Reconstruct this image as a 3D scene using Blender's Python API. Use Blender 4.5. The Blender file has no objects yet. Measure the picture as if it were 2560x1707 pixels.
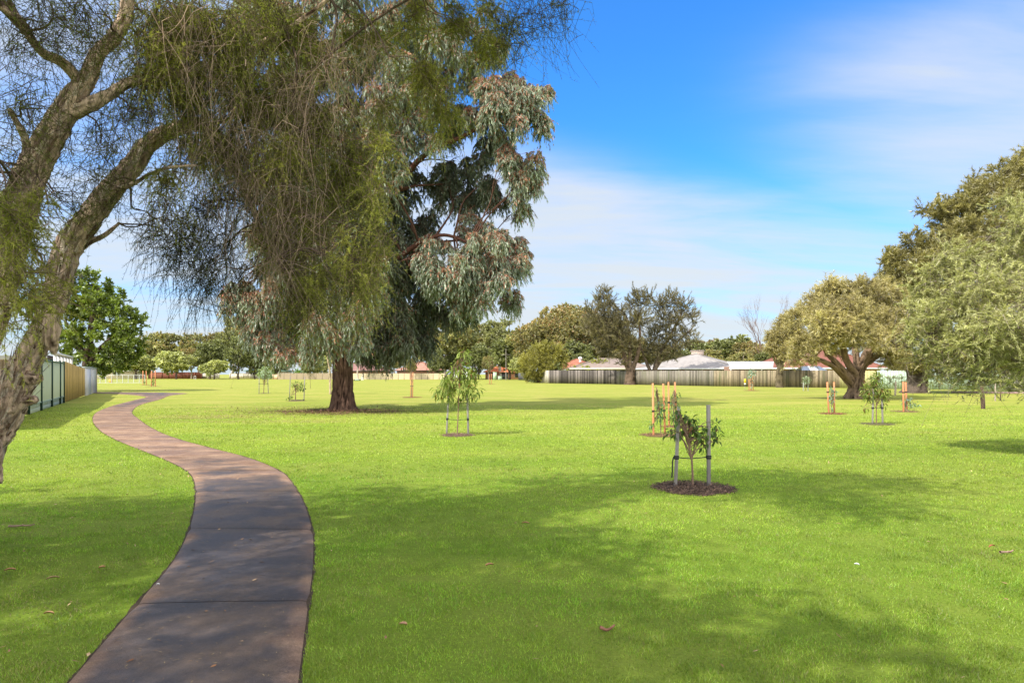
import bpy, math, random
import numpy as np
from mathutils import Vector, noise as mnoise

random.seed(5)
rng = np.random.default_rng(11)
scene = bpy.context.scene
COL = scene.collection

# ------------------------------------------------------------------ camera
F, H, HY, CX = 1707.0, 1.55, 935.0, 1280.0      # focal length, eye height, horizon row, centre column (photo pixels)
cd = bpy.data.cameras.new('camera')
cam = bpy.data.objects.new('camera', cd)
COL.objects.link(cam)
cam.location = (0, 0, H)
cam.rotation_euler = (math.radians(90), 0, 0)
cd.sensor_width = 36.0
cd.lens = 36.0 * F / 2560.0
cd.shift_y = (HY - 853.5) / 2560.0
cd.clip_start = 0.05
cd.clip_end = 6000
scene.camera = cam

# ------------------------------------------------------------------ sky, sun, exposure
SUN_EL, SHX, SHY = 48.0, 0.80, 0.60             # elevation; horizontal direction in which shadows fall
scene.view_settings.view_transform = 'Standard'
scene.view_settings.look = 'None'
scene.view_settings.exposure = 0.90
scene.view_settings.gamma = 1.0
world = bpy.data.worlds.new("World")
scene.world = world
world.use_nodes = True
nt = world.node_tree
nt.nodes.clear()
def N(t, kind, **kw):
    n = t.nodes.new(kind)
    for k, v in kw.items():
        setattr(n, k, v)
    return n
out = N(nt, 'ShaderNodeOutputWorld')
bg = N(nt, 'ShaderNodeBackground')
bg.inputs[1].default_value = 0.15
nt.links.new(bg.outputs[0], out.inputs[0])
sky = N(nt, 'ShaderNodeTexSky', sky_type='NISHITA', sun_disc=False)
sky.sun_elevation = math.radians(SUN_EL)
sky.sun_rotation = math.atan2(-SHX, -SHY)
sky.air_density = 1.0
sky.dust_density = 0.4
sky.ozone_density = 3.0
grade = N(nt, 'ShaderNodeMix', data_type='RGBA', blend_type='MULTIPLY')
grade.inputs[0].default_value = 1.0
grade.inputs[7].default_value = (0.22, 0.66, 1.10, 1)
nt.links.new(sky.outputs[0], grade.inputs[6])
geo_tc = N(nt, 'ShaderNodeTexCoord')
sep = N(nt, 'ShaderNodeSeparateXYZ')
nt.links.new(geo_tc.outputs['Generated'], sep.inputs[0])
def M(t, op, a, b=None, c=None, clamp=False):
    n = N(t, 'ShaderNodeMath', operation=op, use_clamp=clamp)
    for i, v in enumerate((a, b, c)):
        if v is None: continue
        if isinstance(v, (int, float)): n.inputs[i].default_value = v
        else: t.links.new(v, n.inputs[i])
    return n.outputs[0]
def mapr(t, v, a, b, c=0.0, d=1.0, smooth=True):
    n = N(t, 'ShaderNodeMapRange', interpolation_type='SMOOTHSTEP' if smooth else 'LINEAR')
    t.links.new(v, n.inputs[0])
    for i, x in zip((1, 2, 3, 4), (a, b, c, d)): n.inputs[i].default_value = x
    return n.outputs[0]
# cloud sheet coordinates: direction projected on a plane high above
zc = M(nt, 'MAXIMUM', sep.outputs[2], 0.02)
zc2 = M(nt, 'ADD', zc, 0.16)
ux = M(nt, 'DIVIDE', sep.outputs[0], zc2)
uy = M(nt, 'DIVIDE', sep.outputs[1], zc2)
comb = N(nt, 'ShaderNodeCombineXYZ')
nt.links.new(ux, comb.inputs[0]); nt.links.new(uy, comb.inputs[1])
mp = N(nt, 'ShaderNodeMapping')
mp.inputs['Rotation'].default_value = (0, 0, math.radians(-60))
mp.inputs['Scale'].default_value = (0.42, 1.25, 1)
mp.inputs['Location'].default_value = (3.1, 0.4, 0)
nt.links.new(comb.outputs[0], mp.inputs[0])
n1 = N(nt, 'ShaderNodeTexNoise'); n1.inputs['Scale'].default_value = 1.1
n1.inputs['Detail'].default_value = 8; n1.inputs['Roughness'].default_value = 0.55
n1.inputs['Distortion'].default_value = 1.1
nt.links.new(mp.outputs[0], n1.inputs['Vector'])
# blue opening: a band of clear sky above and left of a veil of cloud
el = sep.outputs[2]
az = M(nt, 'DIVIDE', sep.outputs[0], M(nt, 'MAXIMUM', sep.outputs[1], 0.15))
elt = M(nt, 'ADD', el, M(nt, 'MULTIPLY', az, 0.20))
a1 = mapr(nt, elt, 0.37, 0.26)                     # more veil towards the horizon
a2 = mapr(nt, az, 0.20, 0.66)                     # more veil to the right
base = M(nt, 'MAXIMUM', M(nt, 'MULTIPLY', a1, 0.93), M(nt, 'MULTIPLY', M(nt, 'MULTIPLY', a2, mapr(nt, el, 0.50, 0.36)), 0.80))
left = mapr(nt, az, -0.05, -0.45)
base = M(nt, 'MAXIMUM', base, M(nt, 'MULTIPLY', left, 0.80))
base = M(nt, 'ADD', base, mapr(nt, el, 0.22, 0.0, 0.0, 0.25))
# unseen overcast behind the camera and overhead, added and brightened as fill light
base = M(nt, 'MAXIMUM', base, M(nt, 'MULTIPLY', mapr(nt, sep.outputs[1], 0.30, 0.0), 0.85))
base = M(nt, 'MAXIMUM', base, M(nt, 'MULTIPLY', mapr(nt, el, 0.60, 0.85), 0.7))
nz = mapr(nt, n1.outputs[0], 0.30, 0.70, -0.50, 0.50, smooth=False)
n2 = N(nt, 'ShaderNodeTexNoise'); n2.inputs['Scale'].default_value = 3.2; n2.inputs['Detail'].default_value = 9; n2.inputs['Roughness'].default_value = 0.6
mp2 = N(nt, 'ShaderNodeMapping'); mp2.inputs['Rotation'].default_value = (0, 0, math.radians(-50)); mp2.inputs['Scale'].default_value = (0.28, 1.6, 1)
nt.links.new(comb.outputs[0], mp2.inputs[0]); nt.links.new(mp2.outputs[0], n2.inputs['Vector'])
nz = M(nt, 'ADD', nz, mapr(nt, n2.outputs[0], 0.3, 0.7, -0.32, 0.22, smooth=False))
cl = M(nt, 'ADD', M(nt, 'MULTIPLY', base, 0.92), M(nt, 'MULTIPLY', nz, M(nt, 'ADD', M(nt, 'MULTIPLY', base, 0.6), 0.05)))
cl = mapr(nt, cl, -0.05, 1.25, 0.0, 0.96)
cm = N(nt, 'ShaderNodeMix', data_type='RGBA')
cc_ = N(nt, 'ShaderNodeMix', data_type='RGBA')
cc_.inputs[6].default_value = (2.75, 2.95, 3.10, 1); cc_.inputs[7].default_value = (9.6, 9.2, 8.3, 1)  # second colour: over-bright cloud added behind the camera to fill the shade
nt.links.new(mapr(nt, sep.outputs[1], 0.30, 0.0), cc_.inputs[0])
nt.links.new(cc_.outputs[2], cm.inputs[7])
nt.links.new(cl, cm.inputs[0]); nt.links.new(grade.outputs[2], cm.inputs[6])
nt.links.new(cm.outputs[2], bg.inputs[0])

sl = bpy.data.lights.new('sun', 'SUN')
sl.energy = 3.3
sl.angle = math.radians(0.6)
sl.color = (1.0, 0.95, 0.86)
sun = bpy.data.objects.new('sun', sl)
COL.objects.link(sun)
ce, se = math.cos(math.radians(SUN_EL)), math.sin(math.radians(SUN_EL))
to_sun = Vector((-SHX * ce, -SHY * ce, se))
sun.rotation_euler = to_sun.to_track_quat('Z', 'Y').to_euler()
sun.location = (-20, -20, 40)
scene.cycles.max_bounces = 5
scene.cycles.diffuse_bounces = 3
scene.cycles.transmission_bounces = 4
scene.cycles.transparent_max_bounces = 4
scene.cycles.use_denoising = True

# ------------------------------------------------------------------ helpers
def gp(px, py):
    D = H * F / (py - HY)
    return (px - CX) / F * D, D
def pt(px, py, D):
    return np.array([(px - CX) / F * D, D, H - (py - HY) / F * D])
K = 2560 / 2352.0
def ptv(vx, vy, D):
    return pt(vx * K, vy * K, D)
def tag(o, label=None, cat=None, group=None, kind=None):
    if label: o['label'] = label
    if cat: o['category'] = cat
    if group: o['group'] = group
    if kind: o['kind'] = kind
    return o
def empty(name, loc=(0, 0, 0), rz=0.0):
    o = bpy.data.objects.new(name, None)
    o.empty_display_size = 0.2
    COL.objects.link(o)
    o.location = loc
    o.rotation_euler = (0, 0, rz)
    return o
def thing(name, label, cat, loc=(0, 0, 0), rz=0.0, group=None):
    return tag(empty(name, loc, rz), label, cat, group)

def unit(a):
    a = np.asarray(a, float)
    return a / np.maximum(np.linalg.norm(a, axis=-1, keepdims=True), 1e-9)
def rvec(m):
    return unit(rng.normal(size=(m, 3)))

class Geo:
    def __init__(s):
        s.v = []; s.q = []; s.t = []; s.c = []; s.n = 0
    def add(s, v, f, col):
        v = np.asarray(v, float).reshape(-1, 3)
        f = np.asarray(f, np.int64)
        col = np.asarray(col, float)
        if col.ndim == 1: col = np.broadcast_to(col, (len(v), 3))
        s.v.append(v); s.c.append(col)
        (s.q if f.shape[1] == 4 else s.t).append(f + s.n)
        s.n += len(v)
    def box(s, c, size, col, rz=0.0, tilt=None):
        x, y, z = [d / 2 for d in size]
        v = np.array([[i, j, k] for k in (-z, z) for j in (-y, y) for i in (-x, x)], float)
        if tilt is not None:      # (top offset x, top offset y)
            v[4:, 0] += tilt[0]; v[4:, 1] += tilt[1]
        ca, sa = math.cos(rz), math.sin(rz)
        v = np.stack([v[:, 0] * ca - v[:, 1] * sa, v[:, 0] * sa + v[:, 1] * ca, v[:, 2]], 1) + np.asarray(c, float)
        s.add(v, [[0, 2, 3, 1], [4, 5, 7, 6], [0, 1, 5, 4], [1, 3, 7, 5], [3, 2, 6, 7], [2, 0, 4, 6]], col)
    def tubes(s, P, R, k, col, cap=True):
        """P (m,n,3) centre lines, R (m,n) radii"""
        P = np.asarray(P, float); R = np.asarray(R, float)
        if P.ndim == 2: P = P[None]; R = R[None]
        m, n = P.shape[:2]
        T = unit(np.gradient(P, axis=1))
        mean = unit(P[:, -1] - P[:, 0] + 1e-6)
        ref = np.where(np.abs(mean[:, 2:3]) < 0.75, np.array([[0, 0, 1.0]]), np.array([[1.0, 0, 0]]))
        U = unit(np.cross(T, ref[:, None, :])); W = np.cross(T, U)
        a = np.arange(k) / k * 2 * np.pi
        ring = U[:, :, None, :] * np.cos(a)[None, None, :, None] + W[:, :, None, :] * np.sin(a)[None, None, :, None]
        Vv = P[:, :, None, :] + ring * R[:, :, None, None]
        idx = np.arange(m * n * k).reshape(m, n, k)
        A = idx[:, :-1, :]; B = idx[:, 1:, :]
        f = np.stack([A, np.roll(A, -1, 2), np.roll(B, -1, 2), B], -1).reshape(-1, 4)
        col = np.asarray(col, float)
        if col.ndim == 2 and len(col) == m:
            col = np.repeat(col, n * k, axis=0)
        s.add(Vv, f, col)
        return ring
    def diamonds(s, C, D, W, L, Wd, col):
        """leaf quads: base, side, tip, side"""
        C = np.asarray(C); L = np.asarray(L)[:, None]; Wd = np.asarray(Wd)[:, None]
        v = np.stack([C, C + D * L * 0.42 + W * Wd * 0.5, C + D * L, C + D * L * 0.42 - W * Wd * 0.5], 1)
        m = len(C)
        s.add(v.reshape(-1, 3), np.arange(m * 4).reshape(m, 4), np.repeat(col, 4, axis=0))
    def needles(s, C, D, W, L, Wd, col):
        L = np.asarray(L)[:, None]; Wd = np.asarray(Wd)[:, None]
        v = np.stack([C - W * Wd * 0.5, C + W * Wd * 0.5, C + D * L], 1)
        m = len(C)
        s.add(v.reshape(-1, 3), np.arange(m * 3).reshape(m, 3), np.repeat(col, 3, axis=0))
    def mesh(s, name, smooth=False):
        me = bpy.data.meshes.new(name)
        V = np.concatenate(s.v); C = np.concatenate(s.c)
        q = np.concatenate(s.q) if s.q else np.zeros((0, 4), np.int64)
        t = np.concatenate(s.t) if s.t else np.zeros((0, 3), np.int64)
        loops = np.concatenate([q.ravel(), t.ravel()]).astype(np.int32)
        tot = np.concatenate([np.full(len(q), 4), np.full(len(t), 3)]).astype(np.int32)
        me.vertices.add(len(V)); me.vertices.foreach_set('co', V.astype(np.float32).ravel())
        me.loops.add(len(loops)); me.loops.foreach_set('vertex_index', loops)
        me.polygons.add(len(tot))
        st = np.zeros(len(tot), np.int32); st[1:] = np.cumsum(tot)[:-1]
        me.polygons.foreach_set('loop_start', st)
        if smooth: me.polygons.foreach_set('use_smooth', np.ones(len(tot), bool))
        at = me.attributes.new('Col', 'FLOAT_COLOR', 'POINT')
        cc = np.ones((len(V), 4), np.float32); cc[:, :3] = C
        at.data.foreach_set('color', cc.ravel())
        me.update(calc_edges=True)
        return me
    def build(s, name, mat, parent=None, smooth=False, loc=None):
        o = bpy.data.objects.new(name, s.mesh(name, smooth))
        o.data.materials.append(mat)
        COL.objects.link(o)
        if parent is not None: o.parent = parent
        if loc is not None: o.location = loc
        return o

def shift(geo, off):
    off = np.asarray(off, float)
    geo.v = [v - off for v in geo.v]
    return geo

# ------------------------------------------------------------------ materials
def mat_attr(name, rough=0.8, amt=0.25, scale=6.0, stretch=(1, 1, 1), bump=0.0, spec=0.3, detail=6, dark=None, bscale=None, metal=0.0):
    m = bpy.data.materials.new(name); m.use_nodes = True
    t = m.node_tree; t.nodes.clear()
    o = N(t, 'ShaderNodeOutputMaterial'); p = N(t, 'ShaderNodeBsdfPrincipled')
    t.links.new(p.outputs[0], o.inputs[0])
    p.inputs['Roughness'].default_value = rough
    p.inputs['Specular IOR Level'].default_value = spec
    p.inputs['Metallic'].default_value = metal
    a = N(t, 'ShaderNodeAttribute', attribute_name='Col')
    tc = N(t, 'ShaderNodeTexCoord'); mpn = N(t, 'ShaderNodeMapping')
    mpn.inputs['Scale'].default_value = stretch
    t.links.new(tc.outputs['Object'], mpn.inputs[0])
    nz = N(t, 'ShaderNodeTexNoise'); nz.inputs['Scale'].default_value = scale; nz.inputs['Detail'].default_value = detail
    t.links.new(mpn.outputs[0], nz.inputs['Vector'])
    f = mapr(t, nz.outputs[0], 0.25, 0.75, 1 - amt, 1 + amt, smooth=False)
    vm = N(t, 'ShaderNodeVectorMath', operation='SCALE')
    t.links.new(a.outputs['Color'], vm.inputs[0]); t.links.new(f, vm.inputs['Scale'])
    src = vm.outputs[0]
    if dark is not None:      # stain colour, noise lo, hi, scale
        n2 = N(t, 'ShaderNodeTexNoise'); n2.inputs['Scale'].default_value = dark[3]; n2.inputs['Detail'].default_value = 5
        t.links.new(mpn.outputs[0], n2.inputs['Vector'])
        ff = mapr(t, n2.outputs[0], dark[1], dark[2])
        mx = N(t, 'ShaderNodeMix', data_type='RGBA')
        t.links.new(ff, mx.inputs[0]); t.links.new(src, mx.inputs[6]); mx.inputs[7].default_value = (*dark[0], 1)
        src = mx.outputs[2]
    t.links.new(src, p.inputs['Base Color'])
    if bump:
        b = N(t, 'ShaderNodeBump'); b.inputs['Strength'].default_value = 1.0; b.inputs['Distance'].default_value = bump
        if bscale:
            n3 = N(t, 'ShaderNodeTexNoise'); n3.inputs['Scale'].default_value = bscale; n3.inputs['Detail'].default_value = 6
            t.links.new(mpn.outputs[0], n3.inputs['Vector']); t.links.new(n3.outputs[0], b.inputs['Height'])
        else:
            t.links.new(nz.outputs[0], b.inputs['Height'])
        t.links.new(b.outputs[0], p.inputs['Normal'])
    return m

def mat_leaf(name, trans=0.35, gloss=0.06, rough=0.45):
    m = bpy.data.materials.new(name); m.use_nodes = True
    t = m.node_tree; t.nodes.clear()
    o = N(t, 'ShaderNodeOutputMaterial')
    a = N(t, 'ShaderNodeAttribute', attribute_name='Col')
    d = N(t, 'ShaderNodeBsdfDiffuse'); tr = N(t, 'ShaderNodeBsdfTranslucent'); g = N(t, 'ShaderNodeBsdfGlossy')
    g.inputs['Roughness'].default_value = rough; g.inputs['Color'].default_value = (1, 1, 1, 1)
    t.links.new(a.outputs['Color'], d.inputs[0])
    tint = N(t, 'ShaderNodeMix', data_type='RGBA', blend_type='MULTIPLY'); tint.inputs[0].default_value = 1
    tint.inputs[7].default_value = (1.05, 1.1, 0.6, 1)
    t.links.new(a.outputs['Color'], tint.inputs[6]); t.links.new(tint.outputs[2], tr.inputs[0])
    m1 = N(t, 'ShaderNodeMixShader'); m1.inputs[0].default_value = trans
    t.links.new(d.outputs[0], m1.inputs[1]); t.links.new(tr.outputs[0], m1.inputs[2])
    if gloss > 0:
        m2 = N(t, 'ShaderNodeMixShader'); m2.inputs[0].default_value = gloss
        t.links.new(m1.outputs[0], m2.inputs[1]); t.links.new(g.outputs[0], m2.inputs[2])
        t.links.new(m2.outputs[0], o.inputs[0])
    else:
        t.links.new(m1.outputs[0], o.inputs[0])
    return m

MLEAF = mat_leaf('leaf', 0.33, 0.05)
MNEEDLE = mat_leaf('needle', 0.42, 0.0)
MSAP = mat_leaf('sapling_leaf', 0.42, 0.015)
MGRASS = mat_leaf('grass_blade', 0.42, 0.03, 0.5)
MBARK = mat_attr('bark', 0.9, 0.45, 9, (3, 3, 0.5), bump=0.03, spec=0.1)
MPAPER = mat_attr('paper_bark', 0.85, 0.6, 14, (2.5, 2.5, 0.6), bump=0.03, spec=0.12, bscale=26)
MTIMBER = mat_attr('timber', 0.85, 0.25, 5, (4, 4, 0.5), bump=0.004, spec=0.15)
MPLAIN = mat_attr('painted', 0.5, 0.06, 1.5, spec=0.35)
MWALL = mat_attr('masonry', 0.85, 0.15, 3, spec=0.2)
MGLASS = mat_attr('window_glass', 0.08, 0.05, 1, spec=0.6)
MRUBBER = mat_attr('rubber', 0.6, 0.15, 20, spec=0.3)
MLITTER = mat_attr('litter', 0.85, 0.3, 30, spec=0.15)
MMETAL = mat_attr('coated_metal', 0.55, 0.06, 1, spec=0.25)

# ------------------------------------------------------------------ the path edges (photo rows) and the ground
rowsV = [((160, 1568), (685, 1568)), ((310, 1393), (708, 1386)), ((398, 1290), (719, 1290)), ((436, 1212), (716, 1215)),
         ((449, 1150), (695, 1150)), ((446, 1104), (667, 1104)), ((427, 1080), (640, 1080)), ((380, 1056), (572, 1052)),
         ((330, 1036), (497, 1032)), ((262, 1008), (402, 1006)), ((226, 985), (350, 984)), ((213, 963), (318, 962)),
         ((224, 946), (303, 946)), ((262, 931), (322, 930)), ((308, 919), (368, 917)), ((334, 911), (390, 908.5))]
L0 = np.array([gp(a * K, b * K) for (a, b), _ in rowsV]); R0 = np.array([gp(a * K, b * K) for _, (a, b) in rowsV])
# carry on behind the camera, and round the bend to the left beyond the last row
pre = lambda A: np.array([A[0] + (A[0] - A[1]) * k for k in (5.5, 3, 1.2)])
L0 = np.concatenate([pre(L0), L0, [[-30.6, 53.0], [-36, 56.0], [-46, 58.5], [-60, 61]]])
R0 = np.concatenate([pre(R0), R0, [[-26.6, 55.5], [-34, 58.6], [-46, 61.0], [-60, 63.5]]])
def smooth(A, n=14):
    out_ = []
    m = len(A)
    for i in range(m - 1):
        p0, p1, p2, p3 = A[max(i - 1, 0)], A[i], A[i + 1], A[min(i + 2, m - 1)]
        for t in np.arange(n) / n:
            out_.append(0.5 * ((2 * p1) + (-p0 + p2) * t + (2 * p0 - 5 * p1 + 4 * p2 - p3) * t * t + (-p0 + 3 * p1 - 3 * p2 + p3) * t ** 3))
    out_.append(A[-1])
    return np.array(out_)
PL, PR = smooth(L0), smooth(R0)
def in_path(x, y, pad=0.0):
    k = y < 50
    sL, sR = PL[PL[:, 1] < 50.5], PR[PR[:, 1] < 50.5]
    xl = np.interp(y, sL[:, 1], sL[:, 0]); xr = np.interp(y, sR[:, 1], sR[:, 0])
    return k & (x > xl - pad) & (x < xr + pad)

def build_ground():
    m = bpy.data.materials.new('turf'); m.use_nodes = True
    t = m.node_tree; t.nodes.clear()
    o = N(t, 'ShaderNodeOutputMaterial'); p = N(t, 'ShaderNodeBsdfPrincipled')
    t.links.new(p.outputs[0], o.inputs[0])
    p.inputs['Roughness'].default_value = 0.95; p.inputs['Specular IOR Level'].default_value = 0.1
    g = N(t, 'ShaderNodeNewGeometry')
    def noise(scale, detail=4, rough=0.5, st=(1, 1, 1)):
        mpn = N(t, 'ShaderNodeMapping'); mpn.inputs['Scale'].default_value = st
        t.links.new(g.outputs['Position'], mpn.inputs[0])
        n = N(t, 'ShaderNodeTexNoise'); n.inputs['Scale'].default_value = scale; n.inputs['Detail'].default_value = detail
        n.inputs['Roughness'].default_value = rough
        t.links.new(mpn.outputs[0], n.inputs['Vector'])
        return n.outputs[0]
    def mix(fac, a, b):
        n = N(t, 'ShaderNodeMix', data_type='RGBA')
        if isinstance(fac, float): n.inputs[0].default_value = fac
        else: t.links.new(fac, n.inputs[0])
        for i, v in ((6, a), (7, b)):
            if isinstance(v, tuple): n.inputs[i].default_value = (*v, 1)
            else: t.links.new(v, n.inputs[i])
        return n.outputs[2]
    sp = N(t, 'ShaderNodeSeparateXYZ'); t.links.new(g.outputs['Position'], sp.inputs[0])
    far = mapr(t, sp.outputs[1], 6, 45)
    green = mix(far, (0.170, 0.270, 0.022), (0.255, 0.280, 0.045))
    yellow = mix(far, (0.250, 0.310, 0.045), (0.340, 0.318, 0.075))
    c = mix(mapr(t, noise(0.22, 5, 0.6, (1, 1.6, 1)), 0.36, 0.66), green, yellow)
    c = mix(M(t, 'MULTIPLY', mapr(t, noise(1.3, 6, 0.65), 0.42, 0.75), 0.4), c, (0.140, 0.260, 0.018))
    c = mix(M(t, 'MULTIPLY', mapr(t, noise(0.6, 6, 0.7), 0.60, 0.74), 0.55), c, (0.38, 0.33, 0.11))
    fine = mapr(t, noise(38, 5, 0.8), 0.28, 0.72, 0.55, 1.45, smooth=False)
    vm = N(t, 'ShaderNodeVectorMath', operation='SCALE'); t.links.new(c, vm.inputs[0]); t.links.new(fine, vm.inputs['Scale'])
    c = vm.outputs[0]
    # bare, littered earth round the big gum and a worn spot beside the path
    def spot(x, y, rx, ry, edge=0.35):
        dx = M(t, 'DIVIDE', M(t, 'SUBTRACT', sp.outputs[0], x), rx); dy = M(t, 'DIVIDE', M(t, 'SUBTRACT', sp.outputs[1], y), ry)
        d = M(t, 'SQRT', M(t, 'ADD', M(t, 'MULTIPLY', dx, dx), M(t, 'MULTIPLY', dy, dy)))
        d = M(t, 'ADD', d, mapr(t, noise(1.1, 5, 0.7), 0.3, 0.7, -0.55, 0.55, smooth=False))
        return mapr(t, d, 1.0 + edge * 0.4, 1.0 - edge)
    gx, gy = gp(857, 1025)
    c = mix(M(t, 'MULTIPLY', spot(gx, gy - 0.9, 3.0, 2.4), 0.85), c, (0.13, 0.075, 0.04))
    c = mix(M(t, 'MULTIPLY', spot(gx - 4.2, gy - 4.6, 2.4, 1.5), 0.45), c, (0.22, 0.16, 0.07))
    c = mix(M(t, 'MULTIPLY', spot(gx - 1.0, gy - 7.0, 3.5, 0.8), 0.3), c, (0.25, 0.17, 0.09))
    c = mix(M(t, 'MULTIPLY', spot(-6.4, 6.2, 1.0, 1.0), 0.75), c, (0.20, 0.12, 0.07))
    c = mix(M(t, 'MULTIPLY', spot(-3.6, 3.9, 0.35, 0.3), 0.5), c, (0.20, 0.12, 0.07))
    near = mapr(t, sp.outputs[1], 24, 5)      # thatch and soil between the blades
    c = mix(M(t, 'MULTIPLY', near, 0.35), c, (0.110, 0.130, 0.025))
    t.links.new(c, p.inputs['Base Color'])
    b = N(t, 'ShaderNodeBump'); b.inputs['Distance'].default_value = 0.03; b.inputs['Strength'].default_value = 0.8
    t.links.new(noise(30, 6, 0.75), b.inputs['Height']); t.links.new(b.outputs[0], p.inputs['Normal'])
    G = Geo()
    S = 2600.0
    G.add([[-S, -60, 0], [S, -60, 0], [S, S, 0], [-S, S, 0]], [[0, 1, 2, 3]], (0.2, 0.3, 0.05))
    o_ = G.build('ground', m)
    tag(o_, kind='structure')
build_ground()

def build_path():
    m = bpy.data.materials.new('path_concrete'); m.use_nodes = True
    t = m.node_tree; t.nodes.clear()
    o = N(t, 'ShaderNodeOutputMaterial'); p = N(t, 'ShaderNodeBsdfPrincipled'); t.links.new(p.outputs[0], o.inputs[0])
    g = N(t, 'ShaderNodeNewGeometry'); a = N(t, 'ShaderNodeAttribute', attribute_name='Col')
    def noise(scale, detail=5, rough=0.6, st=(1, 1, 1)):
        mpn = N(t, 'ShaderNodeMapping'); mpn.inputs['Scale'].default_value = st
        t.links.new(g.outputs['Position'], mpn.inputs[0])
        n = N(t, 'ShaderNodeTexNoise'); n.inputs['Scale'].default_value = scale; n.inputs['Detail'].default_value = detail
        n.inputs['Roughness'].default_value = rough; t.links.new(mpn.outputs[0], n.inputs['Vector']); return n.outputs[0]
    sa = N(t, 'ShaderNodeSeparateColor'); t.links.new(a.outputs['Color'], sa.inputs[0])
    edge, damp_shade, tone = sa.outputs[0], sa.outputs[1], sa.outputs[2]
    def mix(fac, x, y):
        n = N(t, 'ShaderNodeMix', data_type='RGBA'); t.links.new(fac, n.inputs[0])
        for i, v in ((6, x), (7, y)):
            if isinstance(v, tuple): n.inputs[i].default_value = (*v, 1)
            else: t.links.new(v, n.inputs[i])
        return n.outputs[2]
    dry = mix(mapr(t, noise(2.0), 0.35, 0.65), (0.215, 0.125, 0.078), (0.315, 0.205, 0.135))
    dry = mix(M(t, 'MULTIPLY', mapr(t, noise(0.9, 6, 0.7, (0.6, 1.6, 1)), 0.45, 0.62), 0.6), dry, (0.13, 0.085, 0.075))
    wet_shade = mix(mapr(t, noise(1.7, 6, 0.65), 0.38, 0.66), (0.052, 0.045, 0.049), (0.100, 0.070, 0.052))
    w = M(t, 'ADD', damp_shade, mapr(t, noise(1.2, 6, 0.6), 0.3, 0.7, -0.30, 0.30, smooth=False))
    w = M(t, 'SUBTRACT', w, M(t, 'MULTIPLY', edge, 0.38), clamp=True)
    w = mapr(t, w, 0.25, 0.75)
    c = mix(w, dry, wet_shade)
    # light and dark grains of the aggregate
    fn = mapr(t, noise(160, 3, 0.8), 0.3, 0.7, 0.55, 1.5, smooth=False)
    fn2 = mapr(t, noise(24, 6, 0.8), 0.3, 0.7, 0.75, 1.25, smooth=False)
    vm = N(t, 'ShaderNodeVectorMath', operation='SCALE'); t.links.new(c, vm.inputs[0])
    t.links.new(M(t, 'MULTIPLY', M(t, 'MULTIPLY', fn, fn2), tone), vm.inputs['Scale'])
    t.links.new(vm.outputs[0], p.inputs['Base Color'])
    r = mapr(t, w, 0, 1, 0.85, 0.52); t.links.new(r, p.inputs['Roughness'])
    p.inputs['Specular IOR Level'].default_value = 0.3
    b = N(t, 'ShaderNodeBump'); b.inputs['Distance'].default_value = 0.006; b.inputs['Strength'].default_value = 0.7
    t.links.new(noise(120, 4, 0.8), b.inputs['Height']); t.links.new(b.outputs[0], p.inputs['Normal'])
    mid = (PL + PR) / 2
    s = np.concatenate([[0], np.cumsum(np.linalg.norm(np.diff(mid, axis=0), axis=1))])
    # joints where the photograph shows them, then every two metres or so
    sm = lambda D: np.interp(D, mid[mid[:, 1] < 50, 1], s[mid[:, 1] < 50])
    js = [0, sm(-0.2), sm(2.0), sm(4.62), sm(6.8), sm(9.0)]
    while js[-1] < s[-1] - 2.4: js.append(js[-1] + 2.15)
    js.append(s[-1])
    G = Geo()
    damp_shade_of = lambda D: np.interp(D, [0, 3, 8, 9.2, 10, 14, 18, 26, 30, 36, 45, 52], [0.85, 0.85, 1.0, 0.9, 0.6, 0.15, 0.1, 0.1, 0.35, 0.6, 0.5, 0.6])  # moisture stains plus painted-in crown shade over the near slabs
    for a_, b_ in zip(js[:-1], js[1:]):
        u = np.linspace(a_ + 0.0045, b_ - 0.0045, max(3, int((b_ - a_) / 0.22)))
        A = np.stack([np.interp(u, s, PL[:, i]) for i in (0, 1)], 1); B = np.stack([np.interp(u, s, PR[:, i]) for i in (0, 1)], 1)
        w_ = np.array([0, 0.035, 0.12, 0.5, 0.88, 0.965, 1.0])
        ed = np.array([1.0, 0.9, 0.35, 0, 0.35, 0.9, 1.0])
        zt = np.array([0.006, 0.016, 0.018, 0.020, 0.018, 0.016, 0.006])
        n, k = len(u), len(w_)
        P = A[:, None, :] * (1 - w_)[None, :, None] + B[:, None, :] * w_[None, :, None]
        Z = np.broadcast_to(zt, (n, k)).copy(); Z[[0, -1]] -= 0.006
        v = np.concatenate([P, Z[..., None]], -1)
        tone_ = 0.92 + 0.16 * random.random()
        c = np.zeros((n, k, 3)); c[..., 0] = ed[None]; c[..., 1] = damp_shade_of(P[..., 1]); c[..., 2] = tone_
        c[[0, -1], :, 2] *= 0.75
        idx = np.arange(n * k).reshape(n, k)
        f = np.stack([idx[:-1, :-1], idx[:-1, 1:], idx[1:, 1:], idx[1:, :-1]], -1).reshape(-1, 4)
        G.add(v, f, c.reshape(-1, 3))
    tag(G.build('path', m, smooth=False), 'curving reddish brown concrete footpath with slabs dark from moisture and painted shade', 'path', kind='structure')
    # the strip of dark soil the slabs lie on, showing at the edges and in the joints
    G = Geo()
    T = unit(np.gradient(mid, axis=0)); Nn = np.stack([-T[:, 1], T[:, 0]], 1)
    wj = 0.017 + 0.005 * np.sin(s * 9) + 0.005 * np.sin(s * 23.0)
    A = PL + Nn * wj[:, None]; B = PR - Nn * wj[:, None]
    n = len(A)
    v = np.concatenate([np.c_[A, np.full(n, 0.004)], np.c_[B, np.full(n, 0.004)]])
    f = np.array([[i, i + n, i + n + 1, i + 1] for i in range(n - 1)])
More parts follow.
